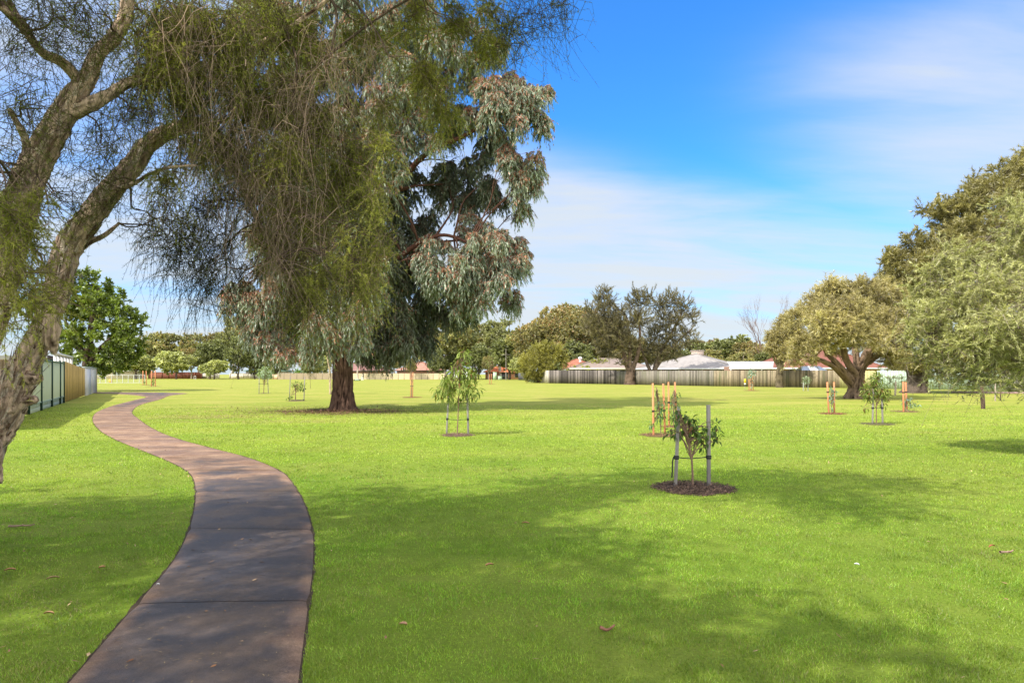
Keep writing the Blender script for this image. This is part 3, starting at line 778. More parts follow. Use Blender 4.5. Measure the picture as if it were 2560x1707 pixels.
# ------------------------------------------------------------------ the big gum over the lawn
def big_gum():
    bx, by = gp(857, 1025)
    root = root_at('gum_tree', 'tall gum with thick dark red fissured trunk and hanging grey green leaves', 'tree', bx, by)
    T = Geo()
    D0 = by
    P = [np.array([bx, by, -0.1]), np.array([bx, by, 1.0]), np.array([bx, by, 2.6]), ptv(792, 640, D0 + .2), ptv(800, 460, D0 + .3), ptv(790, 250, D0 + .3), ptv(800, 40, D0 + .3), ptv(810, -150, D0), ptv(800, -330, D0)]
    R = [0.50, 0.405, 0.385, 0.36, 0.32, 0.30, 0.24, 0.16, 0.07]
    noisy_tube(T, P, R, 56, 0.13, (0.135, 0.080, 0.056), (0.018, 0.010, 0.008), 11.0, 0.7, flare=(0.9, 0.32), n=260)
    Q = smooth(np.array(P), 8); Rq = np.interp(np.linspace(0, 1, len(Q)), np.linspace(0, 1, len(R)), R)
    att = [(Q[i], Rq[i]) for i in range(24, len(Q), 3)]
    bl = [[(860, 520), (905, 440), (960, 370), (1010, 335), (1060, 315), (1110, 285), (1135, 258)], [(800, 700), (850, 640), (905, 600), (960, 560), (1020, 540), (1080, 560)],
          [(790, 560), (730, 520), (660, 470), (620, 420)], [(795, 380), (880, 300), (960, 220), (1040, 130)], [(795, 330), (720, 240), (650, 130), (600, 20)]]
    for b in bl:
        pts = [ptv(x, y, D0 + 0.2 - 0.3 * i) for i, (x, y) in enumerate(b)]
        r = np.linspace(0.16, 0.05, len(pts))
        q = smooth(np.array(pts), 6); rr = np.interp(np.linspace(0, 1, len(q)), np.linspace(0, 1, len(r)), r)
        T.tubes(q, rr, 9, (0.11, 0.05, 0.035))
        att += [(q[i], rr[i]) for i in range(6, len(q), 4)]
    S = K / F
    def c(vx, vy, rv, dy=0.0, rz=None):
        D = D0 + dy
        return (ptv(vx, vy, D), np.array([rv, rv, rz or rv]) * S * D)
    lit = [c(1200, 215, 55, -1.2), c(1235, 290, 38, -1), c(1150, 180, 50, -1), c(1190, 350, 50, -1.2, 70), c(1160, 250, 45, -2), c(1205, 420, 32, -1, 45), c(1225, 400, 28, 0), c(1100, 230, 42, -1.5),
           c(1050, 590, 50, -2), c(1120, 560, 50, -1.5), c(1180, 600, 38, -1), c(1130, 640, 50, -1.5, 60), c(1060, 660, 40, -1, 55), c(1100, 530, 35, -0.5), c(1000, 600, 50, -1.5), c(1075, 510, 32, 0), c(1150, 560, 40, 0), c(1200, 560, 22, 0), c(1020, 640, 45, 0), c(1100, 610, 50, 0), c(990, 560, 40, 0), c(1170, 680, 24, 0, 34), c(1240, 210, 26, 0), c(1140, 120, 40, 0), c(1200, 480, 18, 0),
           c(940, 170, 60, -2), c(1000, 110, 60, -2), c(880, 280, 55, -2.5), c(900, 210, 45, -2.5), c(860, 350, 50, -2.5), c(900, 390, 45, -2.5), c(960, 300, 42, -2), c(1060, 150, 45, -1), c(990, 220, 40, -2),
           c(790, 690, 52, -2.8, 60), c(755, 730, 52, -3, 50), c(820, 725, 48, -3, 55), c(790, 755, 50, -3.0, 42), c(740, 775, 34, -2.8, 30), c(835, 680, 42, -2.8), c(850, 610, 40, -2.5),
           c(590, 720, 45, -1.5), c(540, 690, 38, -1), c(600, 750, 42, -1.5, 40), c(640, 775, 35, -1.5, 26), c(655, 805, 22, -2, 18), c(700, 800, 24, -2.4, 20), c(560, 660, 30, -1), c(620, 690, 45, -1.5),
           c(700, 60, 75, -2), c(620, 40, 70, -1.5), c(820, 80, 75, -2), c(760, 150, 60, -2), c(890, 60, 60, -2), c(960, 30, 60, -1), c(560, 100, 60, 0), c(680, 200, 60, -1), c(600, 220, 55, 0),
           c(760, 300, 60, -2), c(700, 380, 60, -1), c(820, 480, 60, -2), c(760, 560, 60, -2), c(700, 640, 55, -2), c(640, 560, 55, -1), c(620, 420, 50, 0), c(1100, 60, 40, 0)]
    back_shaded = [c(930, 700, 60, 0.5), c(900, 760, 55, 0, 60), c(950, 760, 48, 1, 50), c(880, 640, 60, 0), c(960, 640, 50, 1, 60), c(905, 560, 60, 0.5), c(960, 500, 45, 1, 60), c(910, 470, 50, 1), c(1030, 440, 34, 1, 45),
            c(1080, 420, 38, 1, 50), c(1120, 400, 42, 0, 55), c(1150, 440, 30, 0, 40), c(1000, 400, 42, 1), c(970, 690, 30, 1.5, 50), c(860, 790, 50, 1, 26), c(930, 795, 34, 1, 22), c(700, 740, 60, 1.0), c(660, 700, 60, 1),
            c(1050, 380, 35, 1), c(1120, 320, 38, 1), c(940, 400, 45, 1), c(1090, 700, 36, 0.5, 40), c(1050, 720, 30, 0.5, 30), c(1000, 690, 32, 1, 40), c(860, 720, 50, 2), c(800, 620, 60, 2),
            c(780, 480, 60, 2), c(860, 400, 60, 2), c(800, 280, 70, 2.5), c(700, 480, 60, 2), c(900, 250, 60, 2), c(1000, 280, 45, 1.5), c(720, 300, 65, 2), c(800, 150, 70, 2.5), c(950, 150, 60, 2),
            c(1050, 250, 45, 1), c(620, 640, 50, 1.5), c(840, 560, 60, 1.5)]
    high = [c(700 + 75 * math.cos(i * 2.4) * (1 + i / 9), -60 - 26 * i, 85 - i, 3 * math.sin(i * 1.7)) for i in range(12)]
    high += [c(880 + 90 * math.cos(i * 2.0), -50 - 30 * i, 80, 3 * math.cos(i * 1.3)) for i in range(9)]
    C = Geo()
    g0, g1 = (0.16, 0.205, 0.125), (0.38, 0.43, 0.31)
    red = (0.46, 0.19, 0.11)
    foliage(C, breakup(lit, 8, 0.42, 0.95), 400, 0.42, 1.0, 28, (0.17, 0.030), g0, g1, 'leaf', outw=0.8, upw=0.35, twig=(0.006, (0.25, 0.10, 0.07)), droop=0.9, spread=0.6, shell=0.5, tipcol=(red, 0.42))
    foliage(C, breakup(back_shaded, 6, 0.5, 0.95), 300, 0.45, 1.0, 26, (0.18, 0.032), (0.070, 0.095, 0.048), (0.17, 0.195, 0.115), 'leaf', outw=0.7, upw=0.2, twig=(0.006, (0.12, 0.05, 0.04)), droop=0.9, spread=0.6, shell=0.3, tipcol=((0.22, 0.10, 0.05), 0.12))  # crown shade painted in: leaves here darker than the lit clumps
    foliage(C, high, 55, 0.9, 1.0, 22, (0.26, 0.045), g0, g1, 'leaf', outw=0.8, upw=0.3, twig=(0.006, (0.25, 0.1, 0.07)), droop=0.9, spread=0.6, shell=0.5)
    B = Geo()
    limbs_to(B, att, lit + back_shaded, 0.06, (0.10, 0.05, 0.035), subs=4, wig=0.06, up=0.05, k=5)
    limbs_to(B, att, high, 0.10, (0.10, 0.05, 0.035), subs=2, wig=0.05, up=0.05, k=5)
    attach_child(T, 'trunk', MBARK, root, True)
    attach_child(B, 'branches', MBARK, root, True)
    attach_child(C, 'crown', MLEAF, root)
    # fallen leaves and bark round its foot
    G = Geo()
    m = 9000
    r = np.abs(rng.normal(0, 1.0, m)); a = rng.uniform(0, 2 * np.pi, m)
    x = bx + r * np.cos(a) * 3.1 - 0.2; y = by - 1.0 + r * np.sin(a) * 2.4
    k = np.hypot(x - bx, y - by) > 0.75
    x, y = x[k], y[k]; m = len(x)
    D = unit(np.stack([rng.normal(size=m), rng.normal(size=m), rng.normal(0, 0.15, m)], 1)); W = unit(np.cross(D, np.array([0.05, 0.1, 1.0])))
    G.diamonds(np.stack([x, y, rng.uniform(0.01, 0.05, m)], 1), D, W, rng.uniform(0.06, 0.16, m), rng.uniform(0.015, 0.04, m), colmix((0.10, 0.05, 0.03), (0.33, 0.20, 0.12), rng.random(m)))
    tag(G.build('leaf_litter', MLITTER), 'scatter of brown fallen leaves around the foot of the big gum', 'leaf litter', kind='stuff')
big_gum()
# ------------------------------------------------------------------ staked saplings
GREY, ORANGE = (0.30, 0.27, 0.25), (0.62, 0.26, 0.13)
def leafy(G, c, r, n, ls, c0, c1, droop=0.6, red=0.0, redc=(0.24, 0.13, 0.05)):
    """loose leaves of a young tree: bent leaves of two quads each"""
    c = np.asarray(c, float); r = np.asarray(r, float)
    m = n
    C = c + rvec(m) * (rng.random(m) ** 0.45)[:, None] * r
    D = unit(rvec(m) * 0.8 + unit(C - c) * 0.6 + np.array([0, 0, -droop * 0.7]))
    W = unit(np.cross(D, rvec(m) * 0.5 + np.array([0, 0, 1.0]))); Nn = np.cross(W, D)
    L_ = ls[0] * rng.uniform(0.6, 1.25, m)[:, None]; w = ls[1] * rng.uniform(0.7, 1.2, m)[:, None]
    bend = L_ * 0.12
    v = np.stack([C, C + D * L_ * .35 + W * w * .5 + Nn * bend * .5, C + D * L_ * .5 - Nn * bend * 0.2, C + D * L_ * .35 - W * w * .5 + Nn * bend * .5,
                  C + D * L_ * .7 + W * w * .36 - Nn * bend, C + D * L_ - Nn * bend * 3 - np.array([0, 0, 1]) * L_ * .1, C + D * L_ * .7 - W * w * .36 - Nn * bend], 1)
    m = n = int(n)
    col = colmix(np.asarray(c0) * 1.6, np.asarray(c1) * 1.7, rng.random(m))
    k = rng.random(m) < red
    col[k] = np.asarray(redc) * rng.uniform(0.7, 1.3, (k.sum(), 1))
    b = (np.arange(m) * 7)[:, None]
    G.add(v.reshape(-1, 3), np.concatenate([b + [[0, 1, 2, 3]], b + [[2, 1, 4, 5]], b + [[3, 2, 5, 6]]]), np.repeat(col, 7, axis=0))

def mulch(G, r, col, n=900, h=0.032):
    """a low mound of chips"""
    k, rings = 40, 7
    v = []
    for i in range(rings):
        rr = r * i / (rings - 1)
        for j in range(k):
            a = j / k * 2 * np.pi
            w = 1 + 0.10 * math.sin(3 * a + 1) + 0.06 * math.sin(7 * a)
            v.append((rr * w * math.cos(a), rr * w * math.sin(a), h * (1 - (i / (rings - 1)) ** 2) * random.uniform(0.5, 1.2) + (0.004 if i == rings - 1 else 0.008)))
    f = [[i * k + j, i * k + (j + 1) % k, (i + 1) * k + (j + 1) % k, (i + 1) * k + j] for i in range(rings - 1) for j in range(k)]
    G.add(np.array(v), f, np.asarray(col) * 0.6)
    rr = r * np.sqrt(rng.random(n)) * (1.03 + np.abs(rng.normal(0, 0.06, n))); a = rng.uniform(0, 2 * np.pi, n)
    C = np.stack([rr * np.cos(a), rr * np.sin(a), h * (1 - (rr / r) ** 2).clip(0, 1) + rng.uniform(0.0, 0.03, n) + 0.006], 1)
    D = unit(np.stack([rng.normal(size=n), rng.normal(size=n), rng.normal(0, 0.35, n)], 1)); W = unit(np.cross(D, rvec(n) * 0.5 + np.array([0, 0, 1.0])))
    G.diamonds(C, D, W, rng.uniform(0.015, 0.05, n) * (r / 0.5) ** 0.5, rng.uniform(0.006, 0.016, n), np.asarray(col) * rng.uniform(0.35, 1.9, (n, 1)))

SAP = 'young trees tied between wooden stakes on the lawn'
def sapling(label, base, stakes, stem, crown, stake_col=GREY, mul=None, tie=None, sw=0.044, leafc=((0.06, 0.10, 0.02), (0.16, 0.21, 0.05)), ls=(0.09, 0.035), droop=0.6, red=0.0,
            stem_col=(0.22, 0.14, 0.10), twigs=5, strap=False, seed_mat=MSAP, name='staked_sapling'):
    """base: ground pixel; stakes: [((bx,by),(tx,ty))] in photo pixels; stem: [(x,y)...] px; crown: [(x,y,rx,ry,n)] px"""
    X, D = gp(*base)
    root = thing(name, label, 'young tree', (X, D, 0), group=SAP)
    off = np.array([X, D, 0.0])
    S = D / F
    tops = []
    for (b, t) in stakes:
        Db = H * F / (b[1] - HY)
        p0 = np.array([*gp(*b), 0.0]); p1 = pt(t[0], t[1], Db)
        G = Geo()
        hgt = p1[2] + 0.12
        rz = random.uniform(-0.25, 0.25)
        c = (p0 + p1) / 2 - off; c[2] = (p1[2] - 0.12) / 2
        d = (p1 - p0) / 2
        nseg = 8
        for q in range(nseg):      # slightly uneven sawn faces
            pass
        G.box([0, 0, 0], (sw, sw, hgt), np.asarray(stake_col) * random.uniform(0.85, 1.1), rz)
        v = G.v[0]
        w = (v[:, 2:3] + hgt / 2) / hgt
        v[:, :2] += c[:2] - d[:2] + 2 * d[:2] * w
        v[:, 2] += c[2]
        o = G.build('stake', MTIMBER, root)
        bv = o.modifiers.new('b', 'BEVEL'); bv.width = 0.004; bv.segments = 1
        tops.append((p0 - off, p1 - off))
    G = Geo()
    P = np.array([pt(x, y, D) - off for x, y in stem]); P[0, 2] = -0.03
    q = smooth(P, 5)
    G.tubes(q, np.linspace(0.016, 0.006, len(q)) * (1 if D < 30 else 1.8), 7, stem_col)
    Cc = []
    for x, y, rx, ry, n in crown:
        c = pt(x, y, D) - off; c[1] += random.uniform(-0.1, 0.1)
        Cc.append((c, (rx * S, min(rx, 25) * S * 0.9, ry * S), n))
        for _ in range(twigs if n > 8 else 1):
            s_ = q[min(len(q) - 1, random.randrange(len(q) // 3, len(q)))]
            e = c + rvec(1)[0] * np.array([rx * S, rx * S, ry * S]) * 0.7
            G.tubes(curve(s_, e, 6, wig=0.05, up=0.08), np.linspace(0.008, 0.003, 6) * (1 if D < 30 else 1.6), 5, stem_col)
    G.build('stem', MTIMBER, root, True)
    if Cc:
        G = Geo()
        for c, r, n in Cc: leafy(G, c, r, n, ls, *leafc, droop=droop, red=red)
        G.build('foliage', seed_mat, root)
    if tie is not None and len(tops) >= 2:
        G = Geo()
        pos = []
        for (p0, p1) in tops[:2]:
            w = (tie - p0[2]) / (p1[2] - p0[2])
            pos.append(p0 + (p1 - p0) * w)
        mid = np.array([np.interp(tie, q[:, 2], q[:, 0]), np.interp(tie, q[:, 2], q[:, 1]), tie - 0.015])
        tr = 0.007 if D < 30 else 0.014
        for p in pos:
            G.tubes(curve(p, mid, 6, wig=0.01), np.full(6, tr), 6, (0.02, 0.022, 0.025))
            for dz in (-0.014, 0.014):
                G.box(p + np.array([0, 0, dz]), (sw + 0.014, sw + 0.014, 0.022), (0.02, 0.022, 0.025))
        if strap:
            p = pos[0]
            w_ = np.array([[-0.045, -0.03, 0.01], [-0.062, -0.04, -0.05], [-0.066, -0.04, -0.16], [-0.072, -0.035, -0.27]]) + p
            G.tubes(smooth(w_, 4), np.full(13, 0.010), 5, (0.02, 0.022, 0.025))
        G.build('tie', MRUBBER, root)
    if mul:
        G = Geo(); mulch(G, mul[0], mul[1], mul[2])
        G.build('mulch_ring', MLITTER, root, loc=(mul[3] if len(mul) > 3 else 0, mul[4] if len(mul) > 4 else 0, 0))
    return root
DKM, ORM = (0.120, 0.078, 0.055), (0.26, 0.12, 0.06)
sapling('nearest leafy sapling between two grey stakes in a round bed of dark mulch', (1734, 1221),
        [((1687.5, 1220), (1697, 1016)), ((1772, 1219), (1771, 1012))],
        [(1732, 1215), (1731, 1180), (1729, 1148), (1724, 1120), (1717, 1096), (1712, 1078), (1716, 1060)],
        [(1733, 1070, 26, 18, 62), (1728, 1050, 18, 12, 32), (1755, 1085, 22, 16, 40), (1700, 1078, 18, 18, 30), (1679, 1082, 18, 12, 20), (1692, 1050, 18, 22, 26), (1788, 1068, 20, 18, 36),
         (1790, 1095, 14, 20, 34), (1764, 1110, 10, 20, 14), (1748, 1098, 20, 14, 36), (1712, 1040, 14, 10, 22), (1690, 1030, 10, 12, 14)],
        mul=(0.52, DKM, 4200), tie=0.42, sw=0.046, ls=(0.075, 0.034), leafc=((0.036, 0.070, 0.018), (0.110, 0.165, 0.045)), droop=0.75, red=0.06, strap=True, twigs=4)
sapling('tall leafy sapling rising high above two grey stakes in the middle of the lawn', (1143, 1088),
        [((1116, 1086), (1122, 970)), ((1171, 1087), (1168, 975))],
        [(1143, 1088), (1145, 1040), (1147, 990), (1150, 940), (1152, 905), (1156, 885)],
        [(1150, 925, 28, 24, 120), (1140, 960, 40, 22, 170), (1110, 985, 26, 18, 80), (1180, 975, 26, 26, 110), (1156, 892, 18, 18, 60), (1175, 935, 22, 20, 80), (1094, 975, 16, 10, 26), (1120, 945, 20, 16, 60), (1150, 1000, 30, 12, 40), (1160, 875, 9, 9, 16)],
        mul=(0.42, (0.20, 0.13, 0.09), 700), tie=0.40, ls=(0.15, 0.045), leafc=((0.085, 0.120, 0.025), (0.23, 0.27, 0.07)), droop=0.7, red=0.07)
sapling('thin sapling between two orange stakes, the nearer of the two orange pairs', (1650, 1088),
        [((1634, 1089), (1632, 958)), ((1663, 1086), (1658, 959))], [(1652, 1088), (1651, 1050), (1646, 1010), (1641, 970)],
        [(1643, 975, 6, 18, 14), (1650, 1010, 12, 14, 26), (1647, 1040, 16, 18, 40), (1627, 1060, 9, 9, 18), (1655, 1025, 9, 12, 16)], stake_col=ORANGE,
        mul=(0.5, (0.24, 0.15, 0.07), 900), tie=0.62, ls=(0.10, 0.035), leafc=((0.035, 0.09, 0.03), (0.12, 0.19, 0.08)))
sapling('thin sapling between two orange stakes standing just behind another orange staked pair', (1687, 1067),
        [((1673, 1067), (1671, 955)), ((1692, 1066), (1687, 955))], [(1684, 1067), (1684, 1040), (1683, 1000), (1686, 975)],
        [(1692, 985, 9, 12, 18), (1684, 1010, 14, 22, 44), (1690, 1040, 14, 16, 30), (1676, 1030, 9, 14, 18)], stake_col=ORANGE,
        mul=(0.42, (0.24, 0.15, 0.07), 500), tie=0.72, ls=(0.10, 0.035), leafc=((0.035, 0.09, 0.03), (0.12, 0.19, 0.08)))
sapling('lopsided sapling between two grey stakes left of the big gum trunk, its tie lying low', (741, 1002),
        [((723, 1001), (726, 940)), ((759.5, 1002), (762, 941))], [(739, 1001), (739, 985), (740, 970), (744, 958)],
        [(744, 962, 11, 14, 50), (756, 966, 10, 12, 36), (732, 960, 6, 6, 12), (729, 989, 5, 5, 10), (718, 994, 4, 3, 5)], mul=(0.5, (0.20, 0.13, 0.09), 300), tie=0.06, ls=(0.17, 0.06))
sapling('silvery round headed sapling between two grey stakes, far left of the big gum', (660, 983.5),
        [((647.5, 983), (648, 943)), ((671, 983), (669, 943))], [(659, 983), (660, 965), (661, 945), (662, 925)],
        [(664, 928, 18, 13, 150), (652, 938, 9, 9, 40), (676, 938, 10, 9, 50), (664, 942, 16, 6, 40)], mul=(0.5, (0.22, 0.16, 0.09), 200), tie=0.78, ls=(0.22, 0.06), leafc=((0.12, 0.17, 0.10), (0.30, 0.36, 0.26)), droop=0.2)
sapling('sparse brownish sapling between two tall orange stakes, right of the big gum trunk', (1029, 993.5),
        [((1026.5, 993), (1028, 928)), ((1031.5, 993), (1032.5, 930))], [(1029, 993), (1029.5, 960), (1029, 930), (1026, 908)],
        [(1025, 905, 9, 12, 50), (1033, 915, 7, 10, 24), (1027, 922, 5, 8, 14)], stake_col=ORANGE, mul=(0.66, ORM, 500), tie=0.75, ls=(0.17, 0.05), leafc=((0.10, 0.12, 0.04), (0.22, 0.20, 0.07)), red=0.1)
sapling('far bare topped young tree between orange stakes in front of the orange roofed house', (1226, 960),
        [((1223.5, 960), (1224, 935)), ((1229, 960), (1228.5, 934))], [(1225, 960), (1226, 935), (1227, 920), (1232, 905)],
        [(1222, 905, 10, 12, 60), (1236, 898, 12, 10, 60), (1228, 890, 8, 8, 36)], stake_col=ORANGE, mul=(0.8, ORM, 200), tie=1.0, sw=0.07, ls=(0.35, 0.12), leafc=((0.10, 0.12, 0.04), (0.20, 0.20, 0.08)))
sapling('blue green sapling topping two orange stakes beside the yellow marker sign', (1879, 976.5),
        [((1876, 976), (1876, 937)), ((1883, 976), (1881, 937)), ((1872.5, 975), (1872.5, 940))], [(1879, 976), (1879, 955), (1879, 935)],
        [(1880, 932, 11, 9, 120), (1874, 940, 6, 6, 30), (1880, 955, 5, 14, 40)], stake_col=ORANGE, mul=(0.75, ORM, 250), tie=0.9, sw=0.06, ls=(0.20, 0.07), leafc=((0.10, 0.15, 0.10), (0.26, 0.34, 0.27)))
sapling('pale round grey green sapling between white stakes in front of the board fence', (2014, 977),
        [((2008.5, 977), (2008.5, 945)), ((2020, 977), (2020, 950))], [(2014, 977), (2014, 962), (2014, 948)],
        [(2015, 948, 9, 8, 120), (2017, 957, 8, 6, 40)], stake_col=(0.5, 0.5, 0.48), ls=(0.20, 0.08), sw=0.06, leafc=((0.14, 0.18, 0.11), (0.30, 0.34, 0.24)), droop=0.1)
sapling('blue leaved sapling between two orange stakes in red mulch, left of the spreading paperbark', (2082, 1034.5),
        [((2072.5, 1034), (2068, 955)), ((2086, 1033), (2085, 955))], [(2079, 1034), (2079, 1000), (2080, 975)],
        [(2081, 975, 7, 12, 30), (2080, 995, 8, 14, 36), (2089, 985, 4, 8, 10), (2081, 1020, 4, 6, 8)], stake_col=ORANGE, mul=(0.5, ORM, 900), tie=0.85, ls=(0.11, 0.04), leafc=((0.06, 0.11, 0.07), (0.20, 0.28, 0.22)), sw=0.055)
sapling('bushy sapling between two grey stakes before the spreading paperbark trunk', (2194, 1060),
        [((2181, 1060), (2183, 972)), ((2207, 1060), (2204, 975))], [(2191, 1060), (2191, 1020), (2190, 980), (2186, 950)],
        [(2188, 945, 16, 14, 90), (2178, 970, 22, 22, 150), (2200, 975, 18, 18, 110), (2215, 985, 12, 16, 60), (2172, 990, 14, 12, 60), (2211, 1010, 7, 12, 26), (2160, 985, 6, 8, 14), (2160, 1019, 8, 6, 12), (2192, 932, 8, 6, 20)],
        mul=(0.5, (0.18, 0.16, 0.07), 300), tie=0.50, ls=(0.13, 0.045), leafc=((0.070, 0.10, 0.020), (0.21, 0.25, 0.06)), red=0.10, droop=0.5)
sapling('drooping blue leaved sapling between two orange stakes, right of the spreading paperbark', (2263, 1029),
        [((2259, 1030), (2258, 954)), ((2268, 1027), (2264, 955))], [(2264, 1028), (2265, 1010), (2267, 990)],
        [(2270, 1000, 9, 8, 30), (2279, 1012, 9, 8, 22), (2256, 1008, 7, 10, 18), (2266, 1022, 7, 6, 14), (2292, 1010, 5, 5, 8)], stake_col=ORANGE, mul=(0.52, (0.28, 0.20, 0.09), 800), tie=0.8, ls=(0.11, 0.045), leafc=((0.06, 0.11, 0.08), (0.22, 0.30, 0.25)), sw=0.055)
sapling('far orange staked sapling, left one of the two pairs before the mesh fence', (368, 962.5),
        [((357.5, 962), (357.5, 927)), ((366, 962), (365.5, 927))], [(362, 962), (362, 950)], [(361, 952, 4, 6, 14)], stake_col=ORANGE, mul=(0.9, ORM, 150), tie=1.0, sw=0.09, ls=(0.3, 0.1))
sapling('far orange staked sapling, right one of the two pairs before the mesh fence', (384, 966),
        [((378.5, 966), (379, 927)), ((388.5, 965.5), (388, 926))], [(384, 966), (384, 950), (384, 945)], [(384, 950, 4, 9, 22)], stake_col=ORANGE, mul=(0.9, ORM, 150), tie=1.0, sw=0.09, ls=(0.3, 0.1))

# ------------------------------------------------------------------ fences
def board_fence(name, label, p0, p1, h, bw, cols, mat=MTIMBER, thick=0.02, rails=True, cat='fence', front=-1, gap=0.004, uneven=0.02, postc=None, group=None, posts=0, capc=None):
    """vertical boards from p0 to p1 (x, y); cols: function(u) -> colour"""
    p0 = np.array(p0, float); p1 = np.array(p1, float)
    L_ = np.linalg.norm(p1 - p0); d = (p1 - p0) / L_; rz = math.atan2(d[1], d[0])
    root = thing(name, label, cat, (p0[0], p0[1], 0), rz, group)
    G = Geo()
    n = int(L_ / bw)
    for i in range(n):
        u = (i + 0.5) / n
        hh = (h if not callable(h) else h(u)) + random.uniform(-uneven, uneven)
        G.box([u * L_, front * (thick + (i % 2) * thick * 0.6), hh / 2 + 0.02], (bw - gap + (0.01 if i % 2 else 0), thick, hh - 0.02), cols(u))
    G.build('boards', mat, root)
    if rails:
        G = Geo()
        for z in (0.35, 0.8):
            hh = h if not callable(h) else h(0.5)
            G.box([L_ / 2, 0.03, z * hh], (L_, 0.04, 0.07), (0.22, 0.19, 0.16))
        G.build('rail', mat, root)
    for k in range(posts + 1 if posts else 0):
        G = Geo()
        u = k / posts; hh = (h if not callable(h) else h(u))
        G.box([u * L_, front * 0.035, hh / 2 + 0.01], (0.06, 0.09, hh + 0.03), postc)
        G.build('post', mat, root)
    if capc is not None:
        G = Geo(); hh = h if not callable(h) else h(0.5)
        G.box([L_ / 2, front * 0.03, hh + 0.05], (L_, 0.08, 0.05), capc)
        G.build('top_rail', mat, root)
    return root
ww = lambda u: np.array([0.215, 0.19, 0.155]) * random.choice([1, 1, 1.1, 0.8, 0.55, 1.25, 0.4 + 0.5 * random.random()])
# right side: old board fence in its runs, left to right
A = gp(1319, 954.5); B = gp(1352, 957); Cc_ = gp(1372, 958); Dd = gp(1542, 960.5); Ee = gp(1785, 965.5); Ff = gp(2100, 969.5); Gg = gp(2190, 972)
board_fence('metal_fence', 'pale green ribbed metal fence at the left end of the old board fence', A, B, 2.15, 0.24, lambda u: np.array([0.32, 0.39, 0.27]) * random.uniform(0.75, 1.1), MMETAL, thick=0.03, rails=False, uneven=0)
board_fence('panel_fence', 'short cream panel between green metal fence and dark grey boards', B, Cc_, 2.15, 0.6, lambda u: (0.50, 0.46, 0.38), MMETAL, rails=False, uneven=0)
board_fence('board_fence', 'old board fence run weathered dark grey and streaky, left of the dark forked trees', Cc_, Dd, 2.15, 0.125, lambda u: np.array([0.14, 0.12, 0.105]) * random.choice([0.35, 0.5, 0.6, 0.8, 1, 1.5, 2.0]), group='runs of old board fence')
gm = mat_attr('mossy_timber', 0.85, 0.25, 5, (4, 4, 0.5), bump=0.004, spec=0.1, dark=((0.11, 0.12, 0.06), 0.45, 0.85, 0.5))
board_fence('board_fence', 'pale grey board fence run with green stains, behind the dark forked trees', Dd, Ee, 2.0, 0.125, lambda u: ww(u) * 1.05, mat=gm, group='runs of old board fence')
board_fence('board_fence', 'cream and green stained board fence run behind the yellow marker sign', Ee, Ff, 1.98, 0.125, lambda u: np.array([1.15, 1.05, 0.85]) * ww(u) * 1.15, mat=gm, group='runs of old board fence')
board_fence('board_fence', 'newer yellow green board fence run ending behind the spreading paperbark', Ff, Gg, 1.9, 0.14, lambda u: np.array([0.46, 0.42, 0.20]) * random.uniform(0.8, 1.1), uneven=0.01, group='runs of old board fence')
H1 = gp(2192, 972); H2 = gp(2497, 975)
board_fence('metal_fence', 'long pale mint metal fence behind the big weeping trees', H1, H2, 1.9, 0.25, lambda u: np.array([0.42, 0.52, 0.42]) * random.uniform(0.93, 1.05), MMETAL, thick=0.03, rails=False, uneven=0, group=None)
board_fence('picket_fence', 'pale cream board fence at the right edge of the park', gp(2503, 975), gp(2720, 977), 1.85, 0.16, lambda u: np.array([0.55, 0.50, 0.40]) * random.uniform(0.75, 1.1), uneven=0.02)
# left side, running away
def lf(px): # ground point on the left fence line for a photo column
    t_ = None
    a = np.array(gp(66, 1037)); b = np.array(gp(238, 980))
    d = b - a
    # solve (x)/(y) = (px-CX)/F
    r = (px - CX) / F
    s_ = (r * a[1] - a[0]) / (d[0] - r * d[1])
    return a + d * s_
lv0, lv1, lv2, lv3, lv4 = lf(-60), lf(66), lf(157), lf(211), lf(238)
oldg = lambda u: np.array([0.34, 0.24, 0.12]) * random.uniform(0.6, 1.25)
board_fence('board_fence', 'brown board fence run nearest on the left, partly behind the paperbark trunk', lv0 - [0, 0], lv1, 2.0, 0.13, oldg, front=-1, thick=0.02)
